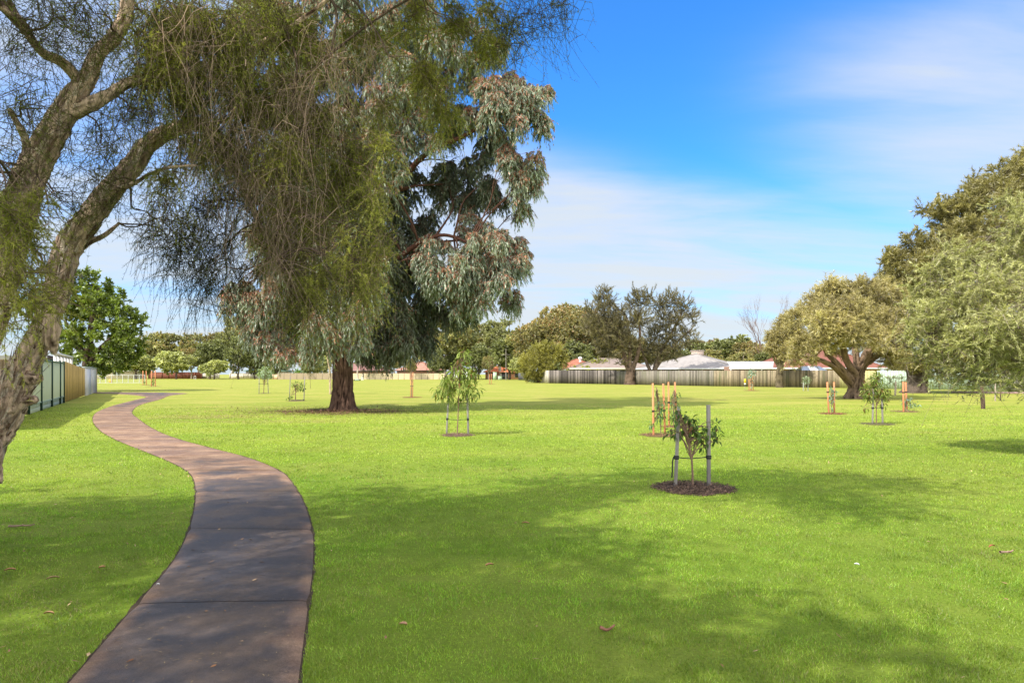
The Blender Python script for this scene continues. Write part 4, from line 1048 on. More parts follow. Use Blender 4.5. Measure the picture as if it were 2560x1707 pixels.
# the green ribbed fence: ribs as geometry, plinth, posts
def green_fence():
    a, b = np.array(lv1), np.array(lv2)
    L_ = np.linalg.norm(b - a); rz = math.atan2(b[1] - a[1], b[0] - a[0])
    root = thing('green_fence', 'green ribbed metal fence with dark posts and a concrete plinth along the left lawn', 'fence', (a[0], a[1], 0), rz)
    n = int(L_ / 0.075)
    for nm, z0, z1, col, amp in (('panel', 0.36, 2.12, (0.58, 0.60, 0.35), 0.02),):
        G = Geo()
        x = np.linspace(0, L_, n * 2 + 1)
        y = -0.03 - amp * (np.arange(len(x)) % 4 < 2)
        v = np.concatenate([np.stack([x, y, np.full(len(x), z0)], 1), np.stack([x, y, np.full(len(x), z1)], 1), np.stack([x, y + 0.004, np.full(len(x), z1)], 1), np.stack([x, y + 0.004, np.full(len(x), z0)], 1)])
        m = len(x)
        f = [[i, i + 1, m + i + 1, m + i] for i in range(m - 1)] + [[2 * m + i, 2 * m + i + 1, 3 * m + i + 1, 3 * m + i] for i in range(m - 1)] + [[m + i, m + i + 1, 2 * m + i + 1, 2 * m + i] for i in range(m - 1)]
        G.add(v, f, col); G.build('panel', MMETAL, root)
    G = Geo(); G.box([L_ / 2, 0.0, 0.09], (L_, 0.05, 0.17), (0.42, 0.46, 0.34)); G.box([L_ / 2, 0.004, 0.265], (L_, 0.05, 0.165), (0.42, 0.46, 0.34)); G.build('plinth', MWALL, root)
    G = Geo(); G.box([L_ / 2, -0.03, 2.15], (L_, 0.09, 0.06), (0.11, 0.19, 0.12)); G.build('top_rail', MMETAL, root)
    G = Geo(); G.box([L_ / 2, -0.03, 0.355], (L_, 0.09, 0.04), (0.33, 0.42, 0.34)); G.build('bottom_rail', MMETAL, root)
    for px in (67, 99, 126, 147, 156.5):
        p = lf(px); u = np.linalg.norm(p - a)
        G = Geo(); G.box([u, -0.05, 1.12], (0.10, 0.11, 2.24), (0.022, 0.05, 0.035)); G.build('post', MMETAL, root)
green_fence()
board_fence('board_fence', 'leaning golden brown board fence run between green metal fence and white wall', lv2 + (lv3 - lv2) * 0.01, lv3, lambda u: 2.25 - 0.35 * u, 0.15, lambda u: np.array([0.48, 0.33, 0.12]) * random.uniform(0.7, 1.35), front=-1, posts=0)
def white_wall():
    a, b = np.array(lv3), np.array(lv4)
    L_ = np.linalg.norm(b - a); rz = math.atan2(b[1] - a[1], b[0] - a[0])
    root = thing('white_wall', 'white rendered garden wall at the far end of the left fences', 'wall', (a[0], a[1], 0), rz)
    for k, (u0, u1) in enumerate(((0, 0.42), (0.42, 1.0))):
        G = Geo(); G.box([(u0 + u1) / 2 * L_, 0, 1.0], ((u1 - u0) * L_ - 0.02, 0.2, 2.0), (0.62, 0.61, 0.62) if k == 0 else (0.50, 0.49, 0.46)); G.build('panel', MWALL, root)
    G = Geo(); G.box([L_ / 2, 0, 2.04], (L_ + 0.1, 0.3, 0.08), (0.36, 0.40, 0.40)); G.build('coping', MWALL, root)
    G = Geo(); G.box([L_ + 0.13, 0.0, 1.0], (0.24, 0.26, 2.0), (0.36, 0.27, 0.20)); G.build('end_pier', MWALL, root)
white_wall()
def breeze_blocks():
    a = lf(158) + np.array([-0.6, 0.25]); b = lf(195) + np.array([-0.6, 0.25])
    L_ = np.linalg.norm(b - a); rz = math.atan2(b[1] - a[1], b[0] - a[0])
    root = thing('pergola', 'white pergola frame with dark gaps showing above the golden brown boards', 'pergola', (a[0], a[1], 0), rz)
    n = 5
    for i in range(n + 1):
        G = Geo(); G.box([L_ * i / n, 0, 1.3], (0.16, 0.16, 2.6), (0.6, 0.58, 0.55)); G.build('post', MPLAIN, root)
    G = Geo(); G.box([L_ / 2, 0, 2.66], (L_ + 0.3, 0.2, 0.12), (0.6, 0.57, 0.55)); G.build('beam', MPLAIN, root)
    G = Geo(); G.box([L_ / 2, 0.35, 1.3], (L_, 0.05, 2.55), (0.05, 0.04, 0.035)); G.build('backing', MTIMBER, root)
breeze_blocks()

# ------------------------------------------------------------------ roofs and houses
def mat_roof(name, row=0.32, colw=0.3, amt=0.2):
    m = bpy.data.materials.new(name); m.use_nodes = True
    t = m.node_tree; t.nodes.clear()
    o = N(t, 'ShaderNodeOutputMaterial'); p = N(t, 'ShaderNodeBsdfPrincipled'); t.links.new(p.outputs[0], o.inputs[0])
    p.inputs['Roughness'].default_value = 0.85; p.inputs['Specular IOR Level'].default_value = 0.2
    a = N(t, 'ShaderNodeAttribute', attribute_name='Col'); tc = N(t, 'ShaderNodeTexCoord')
    sp = N(t, 'ShaderNodeSeparateXYZ'); t.links.new(tc.outputs['Object'], sp.inputs[0])
    z = M(t, 'FRACT', M(t, 'DIVIDE', sp.outputs[2], 0.14))
    xx = M(t, 'FRACT', M(t, 'DIVIDE', M(t, 'ADD', sp.outputs[0], sp.outputs[1]), colw))
    rowd = mapr(t, z, 0.0, 0.3, 0.55, 1.0); cold = mapr(t, M(t, 'ABSOLUTE', M(t, 'SUBTRACT', xx, 0.5)), 0.3, 0.5, 1.0, 0.78)
    nz = N(t, 'ShaderNodeTexNoise'); nz.inputs['Scale'].default_value = 1.2; nz.inputs['Detail'].default_value = 8; nz.inputs['Roughness'].default_value = 0.7
    t.links.new(tc.outputs['Object'], nz.inputs['Vector'])
    f = M(t, 'MULTIPLY', M(t, 'MULTIPLY', rowd, cold), mapr(t, nz.outputs[0], 0.3, 0.7, 1 - amt, 1 + amt, smooth=False))
    vm = N(t, 'ShaderNodeVectorMath', operation='SCALE'); t.links.new(a.outputs['Color'], vm.inputs[0]); t.links.new(f, vm.inputs['Scale'])
    t.links.new(vm.outputs[0], p.inputs['Base Color'])
    return m
MROOF = mat_roof('roof_tiles')
def brickmat():
    m = bpy.data.materials.new('bricks'); m.use_nodes = True
    t = m.node_tree; t.nodes.clear()
    o = N(t, 'ShaderNodeOutputMaterial'); p = N(t, 'ShaderNodeBsdfPrincipled'); t.links.new(p.outputs[0], o.inputs[0])
    p.inputs['Roughness'].default_value = 0.9
    a = N(t, 'ShaderNodeAttribute', attribute_name='Col'); tc = N(t, 'ShaderNodeTexCoord')
    sp = N(t, 'ShaderNodeSeparateXYZ'); t.links.new(tc.outputs['Object'], sp.inputs[0])
    cb = N(t, 'ShaderNodeCombineXYZ'); t.links.new(M(t, 'ADD', sp.outputs[0], sp.outputs[1]), cb.inputs[0]); t.links.new(sp.outputs[2], cb.inputs[1])
    b = N(t, 'ShaderNodeTexBrick'); b.inputs['Scale'].default_value = 4.0; b.inputs['Mortar Size'].default_value = 0.02
    b.inputs['Color1'].default_value = (1, 1, 1, 1); b.inputs['Color2'].default_value = (0.7, 0.65, 0.6, 1); b.inputs['Mortar'].default_value = (1.5, 1.6, 1.7, 1)
    t.links.new(cb.outputs[0], b.inputs['Vector'])
    mx = N(t, 'ShaderNodeMix', data_type='RGBA', blend_type='MULTIPLY'); mx.inputs[0].default_value = 1
    t.links.new(a.outputs['Color'], mx.inputs[6]); t.links.new(b.outputs['Color'], mx.inputs[7]); t.links.new(mx.outputs[2], p.inputs['Base Color'])
    return m
MBRICK = brickmat()
def house(name, label, corner, rz, w, d, wall_h, roof_h, wallc, roofc, eave=0.5, gutterc=(0.75, 0.76, 0.78), wins=(), chimney=None, cat='house', posts=(), slope=None, wallmat=None, vent=None):
    """corner: front right corner; local x runs right to left negative; hip roof"""
    root = thing(name, label, cat, (corner[0], corner[1], 0), rz)
    G = Geo(); G.box([-w / 2, d / 2, wall_h / 2], (w, d, wall_h), wallc); G.build('wall', wallmat or MBRICK, root)
    x0, x1, y0, y1, z0 = -w - eave, eave, -eave, d + eave, wall_h
    zt = wall_h + roof_h
    if w <= d: r0, r1 = ((x0 + x1) / 2, y0 + (x1 - x0) / 2), ((x0 + x1) / 2, y1 - (x1 - x0) / 2)
    else: r0, r1 = (x0 + (y1 - y0) / 2, (y0 + y1) / 2), (x1 - (y1 - y0) / 2, (y0 + y1) / 2)
    v = [[x0, y0, z0], [x1, y0, z0], [x1, y1, z0], [x0, y1, z0], [*r0, zt], [*r1, zt]]
    b = 0.10
    v2 = [[x, y, z + b] for x, y, z in v]
    G = Geo()
    if w <= d: tris, quads = [[0, 1, 4], [2, 3, 5]], [[1, 2, 5, 4], [3, 0, 4, 5]]
    else: tris, quads = [[0, 4, 3], [1, 2, 5]], [[0, 1, 5, 4], [2, 3, 4, 5]]
    G.add(v2, tris, roofc); G.add(v2, quads, roofc)
    G.add([[x0, y0, z0 + 0.02], [x1, y0, z0 + 0.02], [x1, y1, z0 + 0.02], [x0, y1, z0 + 0.02]], [[3, 2, 1, 0]], (0.6, 0.58, 0.52))
    rf = G.build('roof', MROOF, root)
    G = Geo()
    for p, q in ((v2[0], v2[4]), (v2[1], v2[5] if w > d else v2[4]), (v2[2], v2[5]), (v2[3], v2[4] if w > d else v2[5]), (v2[4], v2[5])):
        G.tubes(np.array([p, q]), np.array([0.10, 0.10]), 6, np.asarray(roofc) * 0.75)
    G.build('ridge_caps', MROOF, rf)
    G = Geo()
    G.box([(x0 + x1) / 2, y0 - 0.05, z0 + 0.02], (x1 - x0 + 0.1, 0.12, 0.20), gutterc); G.box([x1 + 0.05, (y0 + y1) / 2, z0 + 0.02], (0.12, y1 - y0, 0.20), gutterc)
    G.box([x0 - 0.05, (y0 + y1) / 2, z0 + 0.02], (0.12, y1 - y0, 0.20), gutterc)
    G.build('gutter', MPLAIN, root)
    for (wx, wz, ww_, wh, wc) in wins:
        G = Geo(); G.box([wx, -0.03, wz], (ww_ + 0.12, 0.06, wh + 0.12), (0.6, 0.6, 0.58)); wn = G.build('window', MPLAIN, root)
        G = Geo(); G.box([wx, -0.075, wz], (ww_, 0.03, wh), wc); G.build('pane', MGLASS, wn)
    for px_ in posts:
        G = Geo(); G.box([px_, y0 + 0.1, wall_h / 2], (0.12, 0.12, wall_h - 0.02), (0.62, 0.58, 0.50)); G.build('verandah_post', MPLAIN, root)
    if chimney:
        G = Geo(); G.box([chimney[0], chimney[1], chimney[2]], (1.9, 1.0, 0.9), (0.45, 0.36, 0.30)); G.box([chimney[0], chimney[1], chimney[2] + 0.5], (2.1, 1.2, 0.12), (0.5, 0.42, 0.36)); G.build('chimney', MBRICK, rf)
    if vent:
        G = Geo(); G.tubes(np.array([[*vent[:2], vent[2] - 0.5], [*vent[:2], vent[2]]]), np.array([0.22, 0.22]), 12, (0.7, 0.7, 0.72))
        G.tubes(np.array([[*vent[:2], vent[2]], [*vent[:2], vent[2] + 0.12], [*vent[:2], vent[2] + 0.40], [*vent[:2], vent[2] + 0.5]]), np.array([0.30, 0.38, 0.38, 0.02]), 12, (0.72, 0.72, 0.74)); G.build('roof_vent', MPLAIN, rf)
    return root
DKG = (0.03, 0.03, 0.035)
house('house', 'brick house with large whitish grey tiled hip roof and wide chimney behind the fence', (34.0, 104.0), math.radians(-26), 14.5, 16.0, 2.35, 2.45, (0.30, 0.13, 0.08), (0.36, 0.33, 0.31), eave=0.7,
      wins=((-2.5, 1.5, 2.2, 1.3, DKG), (-6.2, 1.5, 2.4, 1.3, DKG), (-9.6, 1.5, 2.0, 1.3, DKG)), chimney=(-7.2, 8.2, 4.95), posts=(-14.2, -11.2, -8.4, -4.8, -1.2))
house('house', 'brick house with mauve brown tiled roof and cream gutter behind the dark forked trees', (24.2, 118), math.radians(0), 13.5, 10, 2.45, 1.85, (0.55, 0.50, 0.40), (0.30, 0.235, 0.20), eave=0.6,
      gutterc=(0.72, 0.68, 0.55), wins=((-9.5, 1.6, 2.0, 1.2, DKG), (-4.5, 1.6, 2.0, 1.2, DKG)), wallmat=MWALL)
house('house', 'house with salmon orange tiled roof and white roof vent left of the dark forked trees', (17.0, 128), math.radians(0), 9.0, 9.5, 2.3, 2.1, (0.45, 0.26, 0.17), (0.40, 0.155, 0.10), wins=((-3, 1.5, 2, 1.2, DKG),), vent=(-4.0, 2.2, 4.35))
house('house', 'house with red brown tiled hip roof behind the spreading paperbark', (50.2, 93), math.radians(0), 14, 10, 2.3, 3.0, (0.50, 0.33, 0.16), (0.25, 0.105, 0.075), eave=0.6,
      wins=((-11.6, 1.55, 1.6, 1.2, DKG), (-8, 1.5, 1.2, 1.2, DKG)), wallmat=MWALL)
house('house', 'low house with mauve brown roof just right of the big gum trunk', (-38.5, 205), math.radians(0), 15, 9, 2.5, 2.4, (0.35, 0.18, 0.12), (0.30, 0.16, 0.14), gutterc=(0.12, 0.10, 0.10))
house('house', 'house with pinkish brown gabled tiled roof above the brightest cream fence panels', (-24.5, 206), math.radians(-14), 11, 11, 2.6, 2.9, (0.35, 0.18, 0.12), (0.46, 0.23, 0.17), gutterc=(0.10, 0.08, 0.08))
house('house', 'small far house with dark red roof just left of the big gum trunk', (-44.0, 212), 0, 8, 8, 2.4, 2.2, (0.35, 0.18, 0.12), (0.25, 0.11, 0.10), gutterc=(0.12, 0.10, 0.10))
house('house', 'far house with bright orange tiled roof and dark garage door', (4.0, 205), 0, 12, 9, 2.15, 2.2, (0.50, 0.24, 0.16), (0.80, 0.24, 0.10), gutterc=(0.6, 0.25, 0.15), wins=((-6.5, 1.05, 2.6, 1.9, (0.06, 0.065, 0.075)), (-2.6, 1.2, 1.0, 1.3, DKG)))
house('house', 'far pale house with green roof edge seen between dark trunks on the far left', (-79, 236), 0, 13, 9, 2.6, 0.9, (0.66, 0.62, 0.56), (0.22, 0.38, 0.32), gutterc=(0.25, 0.45, 0.38), wins=((-9, 1.8, 3, 0.9, DKG), (-4.5, 1.8, 2.5, 0.9, DKG)), wallmat=MWALL)
house('house', 'far cream house with brown roof behind the mesh fence on the left', (-131, 236), 0, 16, 9, 2.6, 1.9, (0.55, 0.48, 0.36), (0.26, 0.19, 0.14), wins=((-11, 1.7, 2.5, 1.1, (0.5, 0.55, 0.6)), (-5.5, 1.7, 2.5, 1.1, (0.5, 0.55, 0.6))), wallmat=MWALL)
def patio():
    root = thing('patio_roof', 'white corrugated patio roof with cream panels on white posts', 'patio roof', (29.8 + 0.0, 93.6, 0), 0)
    n = 6; w = 13.0 / n
    for i in range(n):
        G = Geo(); x0 = i * w
        xs = np.linspace(x0 + 0.01, x0 + w - 0.01, 25); wv = 0.03 * np.sin(xs * 40)
        a = np.stack([xs + 0.0, np.full(25, -0.3), 2.42 + wv], 1); b = np.stack([np.clip(xs, 0.7, 12.3), np.full(25, 3.6), 3.28 + wv], 1)
        b[:, 0] = 0.9 + (xs / 13.0) * 11.2
        G.add(np.concatenate([a, b]), [[k, k + 1, 26 + k, 25 + k] for k in range(24)], [(0.55, 0.58, 0.60), (0.52, 0.50, 0.36), (0.50, 0.52, 0.53), (0.50, 0.52, 0.53), (0.50, 0.44, 0.40), (0.58, 0.61, 0.64)][i])
        G.build('roof_panel', MPLAIN, root)
    G = Geo(); G.box([6.5, -0.42, 2.32], (13.3, 0.16, 0.26), (0.66, 0.66, 0.66)); G.build('gutter', MPLAIN, root)
    G = Geo(); G.box([6.5, 3.72, 3.28], (11.4, 0.2, 0.12), (0.6, 0.6, 0.6)); G.build('ridge_cap', MPLAIN, root)
    G = Geo(); G.box([6.5, 3.9, 1.3], (12, 0.15, 2.6), (0.22, 0.13, 0.09)); G.build('rear_wall', MBRICK, root)
    for x in (0.2, 4.4, 8.7, 12.8):
        G = Geo(); G.box([x, -0.1, 1.1], (0.14, 0.14, 2.2), (0.7, 0.7, 0.7)); G.build('post', MPLAIN, root)
patio()
def shed():
    X, D = (2005 - CX) / F * 84, 84
    root = thing('garden_shed', 'small cream shed with grey and white striped roof behind the fence', 'shed', (X, D, 0), 0)
    w = 3.1
    G = Geo(); G.box([w / 2, 1.2, 0.96], (w, 2.4, 1.92), (0.62, 0.58, 0.50)); G.build('wall', MWALL, root)
    for i, c in enumerate(((0.16, 0.19, 0.24), (0.72, 0.74, 0.76), (0.16, 0.19, 0.24))):
        G = Geo(); a, b = i * w / 3, (i + 1) * w / 3
        f = lambda x: 0.45 + (x / w) * (w - 0.9)
        z0, z1 = 1.94, 2.55
        G.add([[a - 0.1 * (i == 0), -0.15, z0], [b + 0.1 * (i == 2), -0.15, z0], [f(b), 1.2, z1], [f(a), 1.2, z1], [a - 0.1 * (i == 0), 2.55, z0], [b + 0.1 * (i == 2), 2.55, z0]], [[0, 1, 2, 3], [3, 2, 5, 4]], c)
        G.build('roof_panel', MPLAIN, root)
shed()
def green_shed():
    p = lf(105) + np.array([-2.2, 1.0])
    root = thing('shed', 'shed with pink and green sheet roof showing over the green fence', 'shed', (p[0], p[1], 0), math.atan2(lv4[1] - lv1[1], lv4[0] - lv1[0]))
    G = Geo(); G.box([0, 0, 1.15], (7, 2.6, 2.3), (0.4, 0.38, 0.34)); G.build('wall', MWALL, root)
    G = Geo(); G.add([[-3.7, -1.5, 2.32], [3.7, -1.5, 2.32], [3.7, 1.5, 2.9], [-3.7, 1.5, 2.9]], [[0, 1, 2, 3]], (0.62, 0.45, 0.38)); G.build('roof', MMETAL, root)
    G = Geo(); G.box([-1.4, 1.45, 2.98], (4.4, 0.14, 0.2), (0.2, 0.33, 0.25)); G.build('ridge_flashing', MMETAL, root)
green_shed()

# far left mesh fence, brick wall, white walls, cream fence, and the small things beyond
def mesh_fence():
    a = np.array(gp(236, 958)); b = np.array(gp(362, 957.5))
    L_ = np.linalg.norm(b - a); rz = math.atan2(b[1] - a[1], b[0] - a[0])
    root = thing('mesh_fence', 'white rail and mesh sports fence across the far left lawn', 'fence', (a[0], a[1], 0), rz)
    for k in range(10):
        G = Geo(); G.tubes(np.array([[L_ * k / 9, 0, 0], [L_ * k / 9, 0, 1.42]]), np.array([0.045, 0.045]), 8, (0.6, 0.6, 0.58)); G.build('post', MPLAIN, root)
    for z in (0.06, 1.40):
        G = Geo(); G.tubes(np.array([[0, 0, z], [L_, 0, z]]), np.array([0.03, 0.03]), 6, (0.62, 0.62, 0.6)); G.build('rail', MPLAIN, root)
    G = Geo()
    for k in range(int(L_ / 0.16)):
        x = k * 0.16
        G.tubes(np.array([[x, 0, 0.08], [x, 0, 1.38]]), np.array([0.006, 0.006]), 3, (0.5, 0.5, 0.48))
    for z in np.arange(0.2, 1.4, 0.16): G.tubes(np.array([[0, 0, z], [L_, 0, z]]), np.array([0.006, 0.006]), 3, (0.5, 0.5, 0.48))
    G.build('mesh', MPLAIN, root)
mesh_fence()
def wall_run(name, label, x0, x1, D, h, col, mat, piers=0, cat='wall', dy=0.0):
    X0, X1 = (x0 - CX) / F * D, (x1 - CX) / F * (D + dy)
    L_ = math.hypot(X1 - X0, dy); rz = math.atan2(dy, X1 - X0)
    root = thing(name, label, cat, (X0, D, 0), rz)
    G = Geo(); G.box([L_ / 2, 0, h / 2], (L_, 0.2, h), col); G.build('panel', mat, root)
    G = Geo(); G.box([L_ / 2, -0.01, h + 0.04], (L_ + 0.1, 0.3, 0.08), np.asarray(col) * 1.1); G.build('coping', mat, root)
    for k in range(piers + 1 if piers else 0):
        G = Geo(); G.box([L_ * k / piers, -0.14, h / 2 + 0.06], (0.35, 0.12, h + 0.12), np.asarray(col) * 0.9); G.build('pier', mat, root)
wall_run('brick_wall', 'dark red brick wall under the far left trees', 372, 504, 232, 2.1, (0.17, 0.055, 0.032), MBRICK, 8)
wall_run('white_wall', 'far white rendered wall between leaning trunks, right of the red brick wall', 505, 548, 233, 2.0, (0.62, 0.57, 0.50), MWALL, 4)
wall_run('cream_wall', 'far cream garden wall behind the row of dark trunks', 575, 625, 234, 1.7, (0.62, 0.56, 0.46), MWALL, 3)
wall_run('cream_wall', 'low orange cream wall left of the big gum beyond the silvery sapling', 683, 705, 200, 1.4, (0.60, 0.44, 0.28), MWALL, 2)
def panel_fence(label, x0, x1, D, h, n, colf):
    X0, X1 = (x0 - CX) / F * D, (x1 - CX) / F * D
    root = thing('cream_fence', label, 'fence', (X0, D, 0), 0, 'cream panel fences across the park')
    L_ = X1 - X0; w = L_ / n
    for k in range(n):
        G = Geo(); xs = np.linspace(k * w + 0.05, (k + 1) * w - 0.05, 29); y = -0.02 * (np.arange(29) % 4 < 2)
        G.add(np.concatenate([np.stack([xs, y, np.full(29, 0.04)], 1), np.stack([xs, y, np.full(29, h)], 1)]), [[i, i + 1, 30 + i, 29 + i] for i in range(28)], colf(k)); G.build('panel', MMETAL, root)
    for k in range(n + 1):
        G = Geo(); G.box([k * w, 0.0, h / 2 + 0.02], (0.10, 0.10, h + 0.04), (0.20, 0.17, 0.12)); G.build('post', MMETAL, root)
panel_fence('tan panel fence with painted-in tree shade, left of the big gum trunk', 694, 838, 196, 1.85, 9, lambda k: (0.36, 0.28, 0.19))  # panel colour darkened to paint in the tree shade
panel_fence('sunlit cream panel fence right of the big gum trunk', 880, 1112, 193, 1.75, 16, lambda k: np.array([0.62, 0.50, 0.33]) * random.uniform(0.85, 1.1))
board_fence('dark_fence', 'dark grey fence at the right end of the orange roofed house', ((1296 - CX) / F * 175, 175), ((1322 - CX) / F * 172, 172), 1.9, 0.3, lambda u: (0.10, 0.10, 0.11), MMETAL, rails=False, uneven=0)
def caravan():
    D = 188
    root = thing('caravan', 'white caravan with dark windows parked under the far gum trees', 'caravan', ((1133 - CX) / F * D, D, 0), 0)
    G = Geo(); w, h = 3.9, 2.1
    prof = [(0, 0.5), (0, 1.7), (0.3, 2.35), (0.8, 2.6), (3.2, 2.6), (3.7, 2.3), (3.9, 1.5), (3.7, 0.5)]
    v = [[x, y, z] for y in (0, 2.1) for x, z in prof]; n = len(prof)
    G.add(v, [[i, (i + 1) % n, n + (i + 1) % n, n + i] for i in range(n)], (0.72, 0.72, 0.74))
    G.add(v, [[0, 7, 6, 5], [0, 5, 4, 3], [0, 3, 2, 1], [8, 13, 14, 15], [8, 11, 12, 13], [8, 9, 10, 11]], (0.72, 0.72, 0.74)); G.build('body', MPLAIN, root)
    for x in (0.9, 2.4):
        G = Geo(); G.box([x, -0.03, 1.7], (0.9, 0.05, 0.5), DKG); G.build('window', MGLASS, root)
    G = Geo(); G.box([3.3, -0.025, 1.45], (0.55, 0.04, 1.6), (0.6, 0.6, 0.63)); G.build('door', MPLAIN, root)
    for x in (1.7,):
        G = Geo(); G.tubes(np.array([[x, -0.02, 0.33], [x, 0.2, 0.33]]), np.array([0.33, 0.33]), 20, (0.02, 0.02, 0.02)); G.tubes(np.array([[x, -0.03, 0.33], [x, -0.02, 0.33]]), np.array([0.02, 0.33]), 20, (0.05, 0.05, 0.05)); G.build('wheel', MRUBBER, root)
    G = Geo(); G.tubes(np.array([[3.8, 1.0, 0.5], [5.0, 1.0, 0.45]]), np.array([0.05, 0.05]), 6, (0.2, 0.2, 0.2)); G.build('drawbar', MMETAL, root)
caravan()
def water_tanks():
    for i, (x0, x1, D, h, lab) in enumerate(((1232.5, 1241.5, 182, 2.0, 'tall pale green tank in front of the orange roofed house'), (1245, 1255, 181, 0.95, 'low pale green box beside the tall green tank'))):
        X0, X1 = (x0 - CX) / F * D, (x1 - CX) / F * D
        root = thing('green_tank' if i == 0 else 'green_box', lab, 'tank' if i == 0 else 'box', ((X0 + X1) / 2, D, 0))
        G = Geo(); w = X1 - X0
        G.box([0, 0, h / 2], (w, w * 0.6, h), (0.42, 0.55, 0.38), tilt=(0, 0.0) if i else (0.06, 0.0)); G.build('body', MPLAIN, root)
        G = Geo(); G.box([0, 0, h + 0.05], (w + 0.1, w * 0.6 + 0.1, 0.1), (0.48, 0.60, 0.44)); G.build('lid', MPLAIN, root)
water_tanks()
def marker_sign():
    X, D = gp(1862.5, 974)
    root = thing('marker_sign', 'small yellow and white marker sign on a thin post before the board fence', 'sign', (X, D, 0))
    G = Geo(); G.tubes(np.array([[0, 0.03, 0], [0, 0.03, 1.0]]), np.array([0.015, 0.015]), 6, (0.3, 0.3, 0.3)); G.build('post', MMETAL, root)
    G = Geo(); G.box([0, 0, 0.86], (0.19, 0.02, 0.42), (0.85, 0.62, 0.02)); G.build('plate', MPLAIN, root)
    G = Geo(); G.box([0, 0, 0.57], (0.19, 0.02, 0.14), (0.75, 0.75, 0.72)); G.build('lower_plate', MPLAIN, root)
marker_sign()
def stumps():
    D = 190
    root = thing('goal_frame', 'small white frame of two thin posts on the far left lawn', 'goal frame', ((485 - CX) / F * D, D, 0))
    for x in (0, 0.5):
        G = Geo(); G.tubes(np.array([[x, 0, 0], [x, 0, 1.0]]), np.array([0.04, 0.04]), 6, (0.75, 0.75, 0.75)); G.build('post', MPLAIN, root)
    G = Geo(); G.tubes(np.array([[0, 0, 1.0], [0.5, 0, 1.0]]), np.array([0.04, 0.04]), 6, (0.75, 0.75, 0.75)); G.build('crossbar', MPLAIN, root)
stumps()
def play_crate():
    X, D = gp(268.5, 956.3)
    root = thing('crate', 'small orange yellow crate seen through the far left mesh fence', 'crate', (X, D + 1, 0))
    G = Geo(); G.box([0, 0, 0.30], (0.42, 0.4, 0.60), (0.75, 0.45, 0.05), tilt=(0.0, 0)); G.build('body', MPLAIN, root)
    G = Geo(); G.box([0, 0, 0.62], (0.48, 0.46, 0.05), (0.75, 0.5, 0.1)); G.build('lid', MPLAIN, root)
play_crate()
def power_pole():
    D = 178
    X = (1265 - CX) / F * D
    root = thing('power_pole', 'thin grey power pole with crossarm in front of the orange roofed house', 'pole', (X, D, 0))
    G = Geo(); G.tubes(np.array([[0, 0, 0], [0, 0, 8.2]]), np.array([0.13, 0.09]), 8, (0.25, 0.22, 0.19)); G.build('post', MTIMBER, root)
    G = Geo(); G.box([0, -0.1, 6.6], (2.6, 0.1, 0.12), (0.25, 0.22, 0.19)); G.build('crossarm', MTIMBER, root)
power_pole()
def person():
    D = 162; X = (906 - CX) / F * D
    G = Geo()
    def seg(pts, r, c): G.tubes(smooth(np.array(pts, float), 4), np.interp(np.linspace(0, 1, 4 * (len(pts) - 1) + 1), np.linspace(0, 1, len(r)), r), 10, c)
    sk = (0.42, 0.26, 0.18); sh = (0.62, 0.56, 0.46); tr = (0.68, 0.68, 0.66)
    for s in (-1, 1):
        seg([(s * 0.16, -0.03, 0.04), (s * 0.15, 0, 0.45), (s * 0.09, 0, 0.86)], [0.055, 0.065, 0.10], sk)
        seg([(s * 0.17, -0.16, 0.03), (s * 0.16, 0.03, 0.05)], [0.03, 0.05], sk)
        seg([(s * 0.19, 0, 1.38), (s * 0.36, -0.08, 1.22), (s * 0.22, -0.28, 1.34)], [0.06, 0.045, 0.035], sk)
        seg([(s * 0.22, -0.28, 1.34), (s * 0.16, -0.34, 1.40)], [0.04, 0.02], sk)
    seg([(0, 0, 0.80), (0, 0, 1.05), (0, -0.01, 1.3), (0, 0, 1.43), (0, 0, 1.5)], [0.14, 0.13, 0.18, 0.12, 0.06], sk)
    seg([(0, -0.01, 1.46), (0, -0.02, 1.55), (0, -0.02, 1.64), (0, -0.01, 1.72)], [0.055, 0.085, 0.09, 0.03], sk)
    root = thing('person', 'person in white trousers and beige top standing with both arms raised on the far lawn', 'person', (X, D, 0))
    b = G.build('body', MWALL, root, True)
    r = b.modifiers.new('r', 'REMESH'); r.mode = 'VOXEL'; r.voxel_size = 0.022; r.use_smooth_shade = True
    m2 = mat_attr('skin', 0.6, 0.05, 3)
    b.data.materials.clear()
    skm = bpy.data.materials.new('skin_tone'); skm.use_nodes = True; skm.node_tree.nodes['Principled BSDF'].inputs['Base Color'].default_value = (*sk, 1); b.data.materials.append(skm)
    G = Geo()
    for s in (-1, 1): seg([(s * 0.16, -0.03, 0.06), (s * 0.15, 0, 0.45), (s * 0.09, 0, 0.86)], [0.08, 0.085, 0.125], tr)
    seg([(0, 0, 0.78), (0, 0, 1.0)], [0.16, 0.15], tr); G.build('trousers', MWALL, root, True)
    G = Geo()
    seg([(0, 0, 0.96), (0, 0, 1.1), (0, -0.01, 1.3), (0, 0, 1.43)], [0.165, 0.16, 0.205, 0.13], sh)
    for s in (-1, 1): seg([(s * 0.15, 0, 1.40), (s * 0.36, -0.08, 1.22), (s * 0.28, -0.2, 1.29)], [0.085, 0.07, 0.06], sh)
    G.build('shirt', MWALL, root, True)
    G = Geo(); seg([(0, 0.02, 1.60), (0, 0.01, 1.68), (0, 0, 1.75)], [0.10, 0.10, 0.03], (0.10, 0.06, 0.04)); G.build('hair', MWALL, root, True)
person()
